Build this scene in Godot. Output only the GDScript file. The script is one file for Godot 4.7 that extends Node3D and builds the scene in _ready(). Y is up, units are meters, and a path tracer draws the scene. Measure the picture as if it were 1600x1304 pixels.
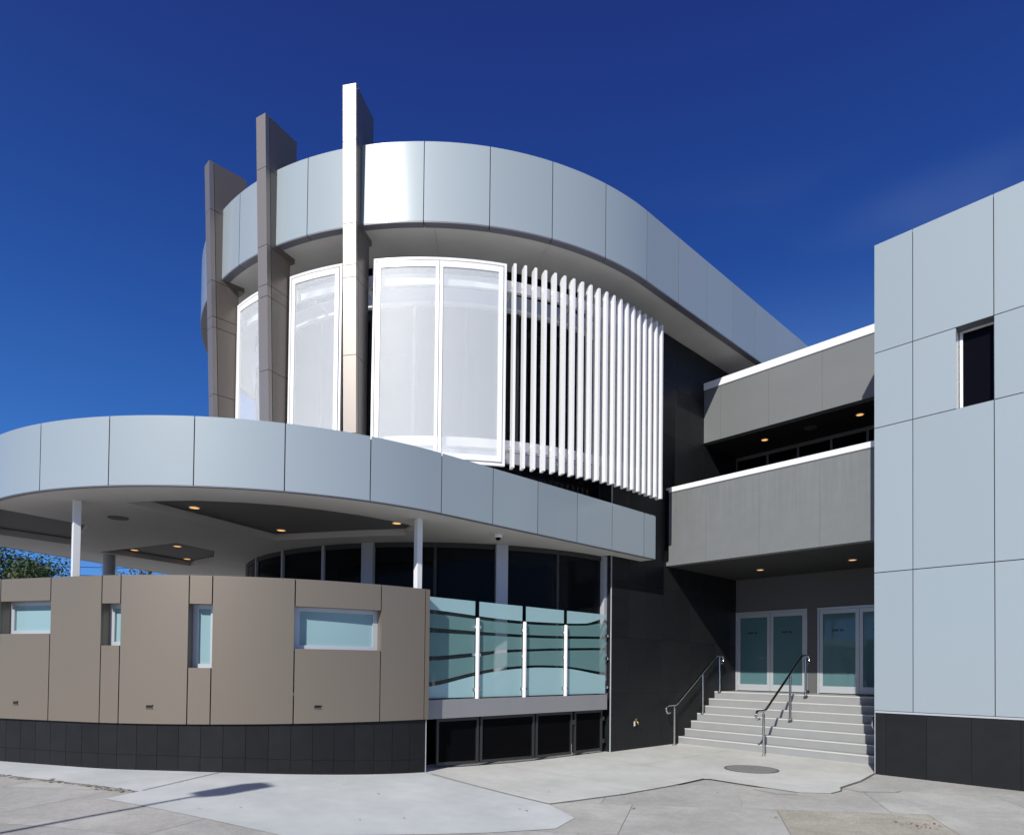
extends Node3D

# Building frame: a runs along the tiled side wall into the site, b runs across it towards the right-hand wing, y is up.
const TH = 0.8198114
const PX = 2.73
const PZ = -13.91
var U = Vector3(0.73098, 0, -0.68240)
var N = Vector3(0.68240, 0, 0.73098)
var UC = Vector2(-0.93, -5.34)      # centre of the upper drum
var UR = 6.20
var LC = Vector2(-5.55, -4.89)      # centre of the terrace canopy
var LR = 5.265
var BC = Vector2(-5.704, -4.572)    # centre of the terrace wall
var BR = 4.75
var CEIL = 4.065
var M = {}
var used = {}

func F(a, y, b):
	return Vector3(PX, 0, PZ) + U * a + N * b + Vector3(0, y, 0)

func gy(x):                          # the pavement rises gently towards the left
	return 0.28 * smoothstep(0.8, -5.0, x)

func gyf(a, b):
	return gy(F(a, 0, b).x)

# ---------------------------------------------------------------- mesh building
class Mb:
	var v = PackedVector3Array()
	var n = PackedVector3Array()
	var t = PackedVector2Array()
	func tri(a, b, c, na, nb, nc, ta = Vector2.ZERO, tb = Vector2.ZERO, tc = Vector2.ZERO):
		if (b - a).cross(c - a).dot(na + nb + nc) > 0:
			v.append_array([a, c, b]); n.append_array([na, nc, nb]); t.append_array([ta, tc, tb])
		else:
			v.append_array([a, b, c]); n.append_array([na, nb, nc]); t.append_array([ta, tb, tc])
	func quad(a, b, c, d, na, nb = null, nc = null, nd = null, ta = Vector2(0, 0), tb = Vector2(1, 0), tc = Vector2(1, 1), td = Vector2(0, 1)):
		if nb == null:
			nb = na; nc = na; nd = na
		tri(a, b, c, na, nb, nc, ta, tb, tc)
		tri(a, c, d, na, nc, nd, ta, tc, td)
	func flat(a, b, c, d, out):        # a flat quad whose normal is on the side of out
		var k = (b - a).cross(c - a)
		if k.length() < 1e-12: k = (c - a).cross(d - a)
		k = k.normalized()
		if k.dot(out) < 0: k = -k
		quad(a, b, c, d, k)
	func box(x0, y0, z0, x1, y1, z1):
		var p = [Vector3(x0, y0, z0), Vector3(x1, y0, z0), Vector3(x1, y0, z1), Vector3(x0, y0, z1), Vector3(x0, y1, z0), Vector3(x1, y1, z0), Vector3(x1, y1, z1), Vector3(x0, y1, z1)]
		quad(p[0], p[1], p[2], p[3], Vector3.DOWN); quad(p[4], p[5], p[6], p[7], Vector3.UP)
		quad(p[0], p[1], p[5], p[4], Vector3(0, 0, -1)); quad(p[3], p[2], p[6], p[7], Vector3(0, 0, 1))
		quad(p[0], p[3], p[7], p[4], Vector3(-1, 0, 0)); quad(p[1], p[2], p[6], p[5], Vector3(1, 0, 0))
	func hexa(p):                      # eight corners: four below, the same four above
		var m = Vector3.ZERO
		for q in p: m += q / 8.0
		for f in [[0, 1, 2, 3], [4, 5, 6, 7], [0, 1, 5, 4], [1, 2, 6, 5], [2, 3, 7, 6], [3, 0, 4, 7]]:
			var k = (p[f[0]] + p[f[1]] + p[f[2]] + p[f[3]]) / 4.0
			flat(p[f[0]], p[f[1]], p[f[2]], p[f[3]], k - m)
	func bevel(x0, y0, z0, x1, y1, z1, r):   # a box with its four upright edges chamfered
		var q = [Vector2(x0 + r, z0), Vector2(x1 - r, z0), Vector2(x1, z0 + r), Vector2(x1, z1 - r), Vector2(x1 - r, z1), Vector2(x0 + r, z1), Vector2(x0, z1 - r), Vector2(x0, z0 + r)]
		prism(q, y0, y1)
	func prism(q, y0, y1):             # a convex polygon in (a, b) pulled from y0 up to y1
		var m = Vector2.ZERO
		for p in q: m += p / float(q.size())
		for i in q.size():
			var a = q[i]
			var b = q[(i + 1) % q.size()]
			var k = (a + b) / 2.0 - m
			flat(Vector3(a.x, y0, a.y), Vector3(b.x, y0, b.y), Vector3(b.x, y1, b.y), Vector3(a.x, y1, a.y), Vector3(k.x, 0, k.y))
		lid(q, y0, Vector3.DOWN); lid(q, y1, Vector3.UP)
	func lid(q, y, nn):                # any simple polygon laid flat at height y
		var ix = Geometry2D.triangulate_polygon(PackedVector2Array(q))
		for i in range(0, ix.size(), 3):
			var a = q[ix[i]]
			var b = q[ix[i + 1]]
			var c = q[ix[i + 2]]
			tri(Vector3(a.x, y, a.y), Vector3(b.x, y, b.y), Vector3(c.x, y, c.y), nn, nn, nn, a, b, c)
	func tube(pts, r, sides = 12, ends = true):
		var rings = []
		for i in pts.size():
			var d
			if i == 0: d = pts[1] - pts[0]
			elif i == pts.size() - 1: d = pts[i] - pts[i - 1]
			else: d = (pts[i + 1] - pts[i]).normalized() + (pts[i] - pts[i - 1]).normalized()
			d = d.normalized()
			var x = d.cross(Vector3.UP if absf(d.y) < 0.9 else Vector3.RIGHT).normalized()
			var y = d.cross(x).normalized()
			var rr = r[i] if r is Array else r
			var ring = []
			for k in sides:
				var w = TAU * k / sides
				var o = x * cos(w) + y * sin(w)
				ring.append([pts[i] + o * rr, o])
			rings.append(ring)
		for i in pts.size() - 1:
			for k in sides:
				var a = rings[i][k]
				var b = rings[i][(k + 1) % sides]
				var c = rings[i + 1][(k + 1) % sides]
				var d2 = rings[i + 1][k]
				quad(a[0], b[0], c[0], d2[0], a[1], b[1], c[1], d2[1])
		if ends:
			for e in [[0, pts[0] - pts[1]], [pts.size() - 1, pts[-1] - pts[-2]]]:
				var nn = e[1].normalized()
				var ring = rings[e[0]]
				for k in range(1, sides - 1):
					tri(ring[0][0], ring[k][0], ring[k + 1][0], nn, nn, nn)
	func lathe(c, prof, sides = 24):   # prof: [radius, height] from bottom to top round the upright through c
		for i in prof.size() - 1:
			var r0 = prof[i][0]
			var r1 = prof[i + 1][0]
			var dy = prof[i + 1][1] - prof[i][1]
			var s = Vector2(dy, r0 - r1).normalized()
			for k in sides:
				var w0 = TAU * k / sides
				var w1 = TAU * (k + 1) / sides
				var d0 = Vector3(cos(w0), 0, sin(w0))
				var d1 = Vector3(cos(w1), 0, sin(w1))
				var y0 = Vector3(0, prof[i][1], 0)
				var y1 = Vector3(0, prof[i + 1][1], 0)
				var n0 = d0 * s.x + Vector3(0, s.y, 0)
				var n1 = d1 * s.x + Vector3(0, s.y, 0)
				quad(c + d0 * r0 + y0, c + d1 * r0 + y0, c + d1 * r1 + y1, c + d0 * r1 + y1, n0, n1, n1, n0)
	func mesh():
		var arr = []
		arr.resize(Mesh.ARRAY_MAX)
		arr[Mesh.ARRAY_VERTEX] = v
		arr[Mesh.ARRAY_NORMAL] = n
		arr[Mesh.ARRAY_TEX_UV] = t
		var am = ArrayMesh.new()
		am.add_surface_from_arrays(Mesh.PRIMITIVE_TRIANGLES, arr)
		return am

func numbered(called):
	used[called] = used.get(called, -1) + 1
	return called if used[called] == 0 else "%s_%03d" % [called, used[called]]

func tag(o, label, category, group = ""):
	o.set_meta("label", label); o.set_meta("category", category)
	if group: o.set_meta("group", group)
	return o

# a thing: a Node3D at its base, turned with the building
func thing(called, label, category, base, group = "", turned = true):
	var o = Node3D.new()
	o.name = numbered(called)
	add_child(o)
	o.position = F(base.x, base.y, base.z) if turned else base
	if turned: o.rotation.y = PI / 2 - TH
	o.set_meta("base", base)
	return tag(o, label, category, group)

# a part: mesh given in the frame's coordinates, hung under the thing (or a part of it)
func part(called, mb, mat, parent):
	var o = MeshInstance3D.new()
	o.name = called
	o.mesh = mb.mesh() if mb is Mb else mb
	o.material_override = mat
	if parent.has_meta("base"): o.position = -parent.get_meta("base")
	parent.add_child(o, true)
	return o

func single(called, mb, mat, label, category, group = "", turned = true):
	var o = MeshInstance3D.new()
	o.name = numbered(called)
	o.mesh = mb.mesh()
	o.material_override = mat
	add_child(o)
	if turned:
		o.position = F(0, 0, 0); o.rotation.y = PI / 2 - TH
	return tag(o, label, category, group)

func structure(called, mb, mat, turned = false):
	var o = MeshInstance3D.new()
	o.name = numbered(called)
	o.mesh = mb.mesh()
	o.material_override = mat
	add_child(o)
	if turned:
		o.position = F(0, 0, 0); o.rotation.y = PI / 2 - TH
	o.set_meta("kind", "structure")
	return o

# a point on "straight, then arc" paths; s = 0 where the arc begins, s < 0 on the straight
func pp(c, r, s, smax = 1e9):
	if s < 0: return [Vector2(c.x - s, c.y + r), Vector2(0, 1)]
	var w = PI / 2 + minf(s, smax) / r
	var d = Vector2(cos(w), sin(w))
	var p = c + d * r
	if s > smax: p += Vector2(-d.y, d.x) * (s - smax)
	return [p, d]

func sa(deg, r):                     # angle on the arc -> s
	return deg_to_rad(deg - 90.0) * r

# a curved panel: outer face on the path, pulled in by thick
func cpanel(mb, c, r, s0, s1, y0, y1, thick, off = 0.0, smax = 1e9, step = 0.09):
	var k = 1 if s1 <= 0 else maxi(2, ceili((s1 - s0) / step))
	var last = null
	for i in k + 1:
		var q = pp(c, r, lerpf(s0, s1, float(i) / k), smax)
		var d = Vector3(q[1].x, 0, q[1].y)
		var o = Vector3(q[0].x, 0, q[0].y) + d * off
		var e = o - d * thick
		var now = [o, e, d, lerpf(s0, s1, float(i) / k)]
		var Y0 = Vector3(0, y0, 0)
		var Y1 = Vector3(0, y1, 0)
		if last != null:
			var l = last
			mb.quad(l[0] + Y0, o + Y0, o + Y1, l[0] + Y1, l[2], d, d, l[2], Vector2(l[3], y0), Vector2(now[3], y0), Vector2(now[3], y1), Vector2(l[3], y1))
			mb.quad(l[1] + Y0, e + Y0, e + Y1, l[1] + Y1, -l[2], -d, -d, -l[2], Vector2(l[3], y0), Vector2(now[3], y0), Vector2(now[3], y1), Vector2(l[3], y1))
			mb.quad(l[0] + Y0, o + Y0, e + Y0, l[1] + Y0, Vector3.DOWN)
			mb.quad(l[0] + Y1, o + Y1, e + Y1, l[1] + Y1, Vector3.UP)
		if i == 0 or i == k:
			var side = Vector3(d.z, 0, -d.x) * (1 if i == 0 else -1)
			mb.flat(o + Y0, e + Y0, e + Y1, o + Y1, side)
		last = now
	return mb

# ---------------------------------------------------------------- textures and materials
func noise(sd, f, oct = 4):
	var z = FastNoiseLite.new()
	z.seed = sd; z.frequency = f; z.fractal_octaves = oct
	z.noise_type = FastNoiseLite.TYPE_SIMPLEX_SMOOTH
	return z

func norm_img(sd, f, w, oct = 4):    # seamless noise as an image of 0..1 greys
	return noise(sd, f, oct).get_seamless_image(w, w, false, false, 0.2, true)

func blend_tex(lo, hi, w, layers):   # layers: [seed, frequency, weight]
	var ims = []
	for l in layers: ims.append([norm_img(l[0], l[1], w), l[2]])
	var out = Image.create(w, w, false, Image.FORMAT_RGB8)
	for y in w:
		for x in w:
			var k = 0.5
			for m in ims: k += (m[0].get_pixel(x, y).r - 0.5) * m[1]
			out.set_pixel(x, y, lo.lerp(hi, clampf(k, 0, 1)))
	out.generate_mipmaps()
	return ImageTexture.create_from_image(out)

func lin(r, g, b):
	return Color(r, g, b).linear_to_srgb()

func mat(col, rough = 0.6, metal = 0.0):
	var m = StandardMaterial3D.new()
	m.albedo_color = col; m.roughness = rough; m.metallic = metal
	return m

func tri(m, tex, scale):
	m.albedo_texture = tex
	m.uv1_triplanar = true; m.uv1_world_triplanar = true
	m.uv1_scale = Vector3(scale, scale, scale)
	return m

func wavy(m, sd, scale, amount):     # the slight unevenness of sheet metal
	var im = norm_img(sd, 0.012, 128, 2)
	im.convert(Image.FORMAT_RGBA8)
	im.bump_map_to_normal_map(6.0)
	m.normal_enabled = true
	m.normal_texture = ImageTexture.create_from_image(im)
	m.normal_scale = amount
	m.uv1_triplanar = true; m.uv1_world_triplanar = true
	m.uv1_scale = Vector3(scale, scale, scale)
	return m

func pane(col, alpha, rough = 0.02):
	var m = StandardMaterial3D.new()
	m.transparency = BaseMaterial3D.TRANSPARENCY_ALPHA
	m.albedo_color = Color(col.r, col.g, col.b, alpha)
	m.roughness = rough
	return m

func materials():
	M.silver = mat(lin(0.290, 0.345, 0.377), 0.6, 0.08)
	M.silver.clearcoat_enabled = true; M.silver.clearcoat = 1.0; M.silver.clearcoat_roughness = 0.17
	M.silver_edge = mat(lin(0.16, 0.16, 0.19), 0.5, 0.2)
	M.bronze = mat(lin(0.208, 0.176, 0.136), 0.40, 0.32)
	M.silvers = []
	M.bronzes = []
	for k in 3:
		var q = M.silver.duplicate()
		q.albedo_color = M.silver.albedo_color.lightened(0.012 * (k - 1)) if k > 0 else M.silver.albedo_color.darkened(0.012)
		M.silvers.append(q)
		q = M.bronze.duplicate()
		q.albedo_color = M.bronze.albedo_color.lightened(0.012 * (k - 1)) if k > 0 else M.bronze.albedo_color.darkened(0.015)
		M.bronzes.append(q)
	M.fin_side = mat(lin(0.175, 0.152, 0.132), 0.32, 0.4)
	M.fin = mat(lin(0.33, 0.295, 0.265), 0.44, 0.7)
	M.gap = mat(lin(0.012, 0.012, 0.014), 0.8)
	M.white = mat(lin(0.80, 0.80, 0.80), 0.35)
	M.soffit = tri(mat(Color.WHITE, 0.8), blend_tex(lin(0.55, 0.54, 0.51), lin(0.62, 0.61, 0.58), 128, [[11, 0.02, 0.8]]), 0.3)
	M.post = mat(lin(0.72, 0.73, 0.74), 0.4)
	M.column = mat(lin(0.42, 0.44, 0.47), 0.35, 0.1)
	M.frame = mat(lin(0.50, 0.525, 0.55), 0.35, 0.3)
	M.dark_frame = mat(lin(0.03, 0.031, 0.033), 0.5, 0.1)
	M.chrome = mat(lin(0.58, 0.58, 0.58), 0.16, 1.0)
	M.brass = mat(lin(0.62, 0.45, 0.16), 0.3, 0.9)
	M.black = mat(lin(0.006, 0.006, 0.0065), 0.7)
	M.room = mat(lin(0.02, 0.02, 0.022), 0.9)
	M.tiles = []
	for i in 4:
		M.tiles.append(tri(mat(Color.WHITE, 0.42 + 0.03 * i), blend_tex(lin(0.0115, 0.0122, 0.0133).lightened(0.003 * i), lin(0.0165, 0.0172, 0.0185).lightened(0.003 * i), 128, [[20 + i, 0.03, 0.9], [40 + i, 0.15, 0.5]]), 0.7))
	for m in M.tiles: m.metallic_specular = 0.3
	M.grout = mat(lin(0.02, 0.02, 0.022), 0.8)
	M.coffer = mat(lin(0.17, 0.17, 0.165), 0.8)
	M.membrane = mat(lin(0.62, 0.62, 0.60), 0.8)
	M.paving_dark = mat(lin(0.13, 0.125, 0.12), 0.7)
	M.mullion = mat(lin(0.16, 0.16, 0.165), 0.5)
	M.charcoal = mat(lin(0.10, 0.10, 0.103), 0.7)
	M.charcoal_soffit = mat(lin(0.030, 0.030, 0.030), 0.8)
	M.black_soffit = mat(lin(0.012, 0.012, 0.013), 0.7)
	# painted parapets, with the faint runs that rain leaves below the caps
	var z = noise(77, 0.09, 3)
	var z2 = noise(78, 0.02, 3)
	var im = Image.create(256, 256, false, Image.FORMAT_RGB8)
	for y in 256:
		for x in 256:
			var k = 0.5 + 0.5 * z.get_noise_2d(x * 1.5, y * 0.035) * smoothstep(255.0, 20.0, float(y)) + 0.2 * z2.get_noise_2d(x, y)
			im.set_pixel(x, y, lin(0.140, 0.149, 0.151).lerp(lin(0.185, 0.193, 0.193), clampf(k, 0, 1)))
	im.generate_mipmaps()
	M.paint = mat(Color.WHITE, 0.55)
	M.paint.albedo_texture = ImageTexture.create_from_image(im)
	M.paint_plain = tri(mat(Color.WHITE, 0.5), blend_tex(lin(0.150, 0.158, 0.159), lin(0.172, 0.180, 0.180), 128, [[81, 0.02, 0.8]]), 0.25)
	M.slab_edge = tri(mat(Color.WHITE, 0.7), blend_tex(lin(0.24, 0.24, 0.247), lin(0.28, 0.28, 0.286), 128, [[83, 0.02, 0.7], [84, 0.2, 0.4]]), 0.6)
	M.step = tri(mat(Color.WHITE, 0.75), blend_tex(lin(0.25, 0.256, 0.26), lin(0.30, 0.305, 0.307), 256, [[85, 0.02, 0.7], [86, 0.25, 0.5]]), 0.7)
	M.nosing = mat(lin(0.52, 0.515, 0.49), 0.7)
	M.conc_new = tri(mat(Color.WHITE, 0.85), blend_tex(lin(0.475, 0.50, 0.503), lin(0.60, 0.625, 0.625), 512, [[90, 0.006, 1.0], [91, 0.03, 0.5], [92, 0.35, 0.3]]), 0.22)
	M.conc_warm = tri(mat(Color.WHITE, 0.85), blend_tex(lin(0.485, 0.487, 0.465), lin(0.595, 0.597, 0.575), 512, [[93, 0.006, 1.0], [94, 0.03, 0.6], [95, 0.35, 0.3]]), 0.22)
	M.conc_old = []
	for i in 4:
		var lo = [lin(0.345, 0.338, 0.318), lin(0.335, 0.33, 0.312), lin(0.355, 0.346, 0.322), lin(0.31, 0.285, 0.235)][i]
		var hi = [lin(0.50, 0.495, 0.47), lin(0.485, 0.48, 0.46), lin(0.51, 0.50, 0.475), lin(0.51, 0.485, 0.43)][i]
		M.conc_old.append(tri(mat(Color.WHITE, 0.9), blend_tex(lo, hi, 512, [[100 + i, 0.006, 1.0], [110 + i, 0.04, 0.5], [115 + i, 0.12, 0.5], [120 + i, 0.4, 0.9 if i < 3 else 1.6]]), 0.2))
	M.sand = tri(mat(Color.WHITE, 0.95), blend_tex(lin(0.17, 0.155, 0.125), lin(0.42, 0.39, 0.33), 256, [[150, 0.08, 1.0], [151, 0.3, 1.2]]), 0.5)
	M.joint = mat(lin(0.10, 0.095, 0.085), 0.95)
	M.iron = tri(mat(Color.WHITE, 0.7, 0.2), blend_tex(lin(0.19, 0.19, 0.185), lin(0.33, 0.33, 0.32), 128, [[130, 0.1, 1.0]]), 1.6)
	M.dark_glass = pane(lin(0.008, 0.009, 0.011), 0.6)
	M.black_glass = mat(lin(0.004, 0.004, 0.006), 0.03)
	M.dark_glass.metallic_specular = 0.16; M.black_glass.metallic_specular = 0.2
	M.clear_glass = pane(lin(0.02, 0.05, 0.05), 0.08)
	M.clear_glass.metallic_specular = 0.3
	M.frost = pane(lin(0.36, 0.56, 0.58), 0.88, 0.6)
	M.frost_thin = pane(lin(0.19, 0.37, 0.36), 0.62, 0.55)
	M.frost_window = mat(lin(0.24, 0.37, 0.40), 0.08)
	M.frost_door = mat(lin(0.085, 0.165, 0.18), 0.07)
	M.frost_door.metallic_specular = 0.55; M.frost_door.roughness = 0.04; M.frost_window.metallic_specular = 0.3
	M.letter = mat(lin(0.01, 0.011, 0.012), 0.5)
	# perforated sheet: staggered round holes
	var pf = Image.create(64, 64, false, Image.FORMAT_RGBA8)
	for y in 64:
		for x in 64:
			var hole = false
			for c in [Vector2(16, 16), Vector2(48, 48), Vector2(16, 80), Vector2(80, 16), Vector2(-16, 48), Vector2(48, -16)]:
				if Vector2(x + 0.5, y + 0.5).distance_to(c) < 17.4: hole = true
			pf.set_pixel(x, y, Color(1, 1, 1, 0.0 if hole else 1.0))
	M.perf = mat(lin(0.79, 0.83, 0.87), 0.45)
	M.perf.albedo_texture = ImageTexture.create_from_image(pf)
	M.perf.transparency = BaseMaterial3D.TRANSPARENCY_ALPHA_SCISSOR
	M.perf.alpha_scissor_threshold = 0.5
	M.perf.uv1_scale = Vector3(52, 52, 52)
	var gr = Image.create(32, 32, false, Image.FORMAT_RGBA8)
	for y in 32:
		for x in 32:
			gr.set_pixel(x, y, Color(1, 1, 1, 1.0 if x < 11 or y < 11 else 0.0))
	M.gate_mesh = mat(lin(0.008, 0.008, 0.009), 0.6)
	M.gate_mesh.metallic_specular = 0.1; M.black.metallic_specular = 0.1
	M.gate_mesh.albedo_texture = ImageTexture.create_from_image(gr)
	M.gate_mesh.transparency = BaseMaterial3D.TRANSPARENCY_ALPHA_SCISSOR
	M.gate_mesh.alpha_scissor_threshold = 0.5
	M.gate_mesh.uv1_scale = Vector3(40, 40, 40)
	M.lamp = mat(Color(1.0, 0.8, 0.55), 0.4)
	M.lamp.emission_enabled = true
	M.lamp.emission = Color(1.0, 0.74, 0.42)
	M.lamp.emission_energy_multiplier = 1.1
	M.leaf = mat(lin(0.035, 0.06, 0.016), 0.6)
	M.leaf.backlight_enabled = true
	M.leaf.backlight = Color(0.10, 0.16, 0.03)
	M.leaf2 = mat(lin(0.09, 0.10, 0.05), 0.5)
	M.bark = tri(mat(Color.WHITE, 0.9), blend_tex(lin(0.07, 0.05, 0.035), lin(0.16, 0.12, 0.09), 128, [[140, 0.05, 1.2]]), 1.5)
	M.dry = mat(lin(0.30, 0.14, 0.05), 0.8)
	M.tag = mat(lin(0.75, 0.77, 0.78), 0.5)

# ---------------------------------------------------------------- camera, sky, sun
func sky_image(sun):
	var w = 512
	var h = 256
	var im = Image.create(w, h, false, Image.FORMAT_RGBF)
	var z = noise(7, 1.5, 5)
	for y in h:
		var el = (0.5 - (y + 0.5) / h) * PI
		for x in w:
			var az = ((x + 0.5) / w) * TAU
			var d = Vector3(sin(az) * cos(el), sin(el), -cos(az) * cos(el))
			var e = maxf(d.y, 0.0)
			var c = Color(0.011 + 0.19 * exp(-6.5 * e), 0.004 + 0.45 * exp(-3.7 * e), 0.004 + 0.95 * exp(-2.16 * e))
			# the brighter, whiter air round the sun
			var k = acos(clampf(d.dot(sun), -1, 1))
			var g = 0.50 * exp(-pow(k / 0.25, 2)) + 0.10 * exp(-pow(k / 0.8, 2))
			c = c + Color(g, g * 0.97, g * 0.92)
			# a few thin streaks of high cloud
			var q = Vector3(d.x, d.y * 4.0, d.z)
			var s = smoothstep(-0.1, 0.7, z.get_noise_3d(q.x * 1.2, q.y * 1.3, q.z * 1.2)) * smoothstep(0.02, 0.2, e) * smoothstep(0.62, 0.40, e) * 0.14 * (0.04 + 0.96 * smoothstep(-0.5, 0.35, d.x))
			c = c.lerp(Color(0.5, 0.62, 0.85), s)
			# thin veil of haze low on the right
			c = c.lerp(Color(0.24, 0.42, 0.80), 0.30 * smoothstep(0.52, 0.32, e) * smoothstep(-0.15, 0.40, d.x) * (0.75 + 0.35 * z.get_noise_3d(q.x * 0.9, q.y * 1.1, q.z * 0.9)))
			if d.y < 0: c = Color(0.2, 0.2, 0.19)
			im.set_pixel(x, y, c)
	return im

func setup():
	var cam = Camera3D.new()
	cam.name = "camera"
	add_child(cam)
	var p = 0.019054
	var r = 0.010890
	cam.transform = Transform3D(Basis(Vector3.RIGHT, p) * Basis(Vector3.BACK, r), Vector3(0, 1.7, 0))
	cam.projection = Camera3D.PROJECTION_FRUSTUM
	cam.near = 0.1
	cam.far = 600.0
	cam.size = 1304.0 / 1003.618 * cam.near
	cam.frustum_offset = Vector2(0, (1025.34 - 652.0) / 1003.618 * cam.near)
	cam.current = true
	var down = (U - N * 0.42).normalized()
	var dir = Vector3(down.x, -0.685, down.z).normalized()
	var env = Environment.new()
	env.background_mode = Environment.BG_SKY
	var sm = PanoramaSkyMaterial.new()
	sm.panorama = ImageTexture.create_from_image(sky_image(-dir))
	sm.energy_multiplier = 1.0
	env.sky = Sky.new()
	env.sky.sky_material = sm
	env.tonemap_mode = Environment.TONE_MAPPER_LINEAR
	env.tonemap_exposure = 1.0
	env.sdfgi_enabled = true; env.ssao_enabled = true; env.ssil_enabled = true
	var we = WorldEnvironment.new()
	we.name = "world_environment"
	we.environment = env
	add_child(we)
	var sun = DirectionalLight3D.new()
	sun.name = "sun"
	sun.light_energy = 1.5
	sun.light_color = Color(1.0, 0.985, 0.955)
	sun.light_angular_distance = 0.5
	sun.shadow_enabled = true
	sun.transform = Transform3D(Basis.looking_at(dir), Vector3(0, 30, 0))
	add_child(sun)

# ---------------------------------------------------------------- ground
func sheet(mb, poly, lift):          # a world-space polygon laid on the sloping ground
	var x0 = 1e9
	var x1 = -1e9
	var z0 = 1e9
	var z1 = -1e9
	for q in poly:
		x0 = minf(x0, q.x); x1 = maxf(x1, q.x); z0 = minf(z0, q.y); z1 = maxf(z1, q.y)
	var cuts = [x0]
	var x = -6.0
	while x < 1.2:
		if x > x0 + 0.01 and x < x1 - 0.01: cuts.append(x)
		x += 0.4
	cuts.append(x1)
	for i in cuts.size() - 1:
		var strip = PackedVector2Array([Vector2(cuts[i], z0 - 1), Vector2(cuts[i + 1], z0 - 1), Vector2(cuts[i + 1], z1 + 1), Vector2(cuts[i], z1 + 1)])
		for piece in Geometry2D.intersect_polygons(PackedVector2Array(poly), strip):
			var ix = Geometry2D.triangulate_polygon(piece)
			for k in range(0, ix.size(), 3):
				var t = []
				for m in 3:
					var q = piece[ix[k + m]]
					t.append(Vector3(q.x, gy(q.x) + lift, q.y))
				mb.tri(t[0], t[1], t[2], Vector3.UP, Vector3.UP, Vector3.UP)
	return mb

func fw(a, b):                       # frame -> world plan
	var q = F(a, 0, b)
	return Vector2(q.x, q.z)

func line_strip(mb, pts, w, lift):   # a thin joint or crack along plan points
	for i in pts.size() - 1:
		var d = (pts[i + 1] - pts[i]).normalized()
		var s = Vector2(-d.y, d.x) * w / 2
		sheet(mb, [pts[i] - s, pts[i + 1] - s, pts[i + 1] + s, pts[i] + s], lift)

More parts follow.
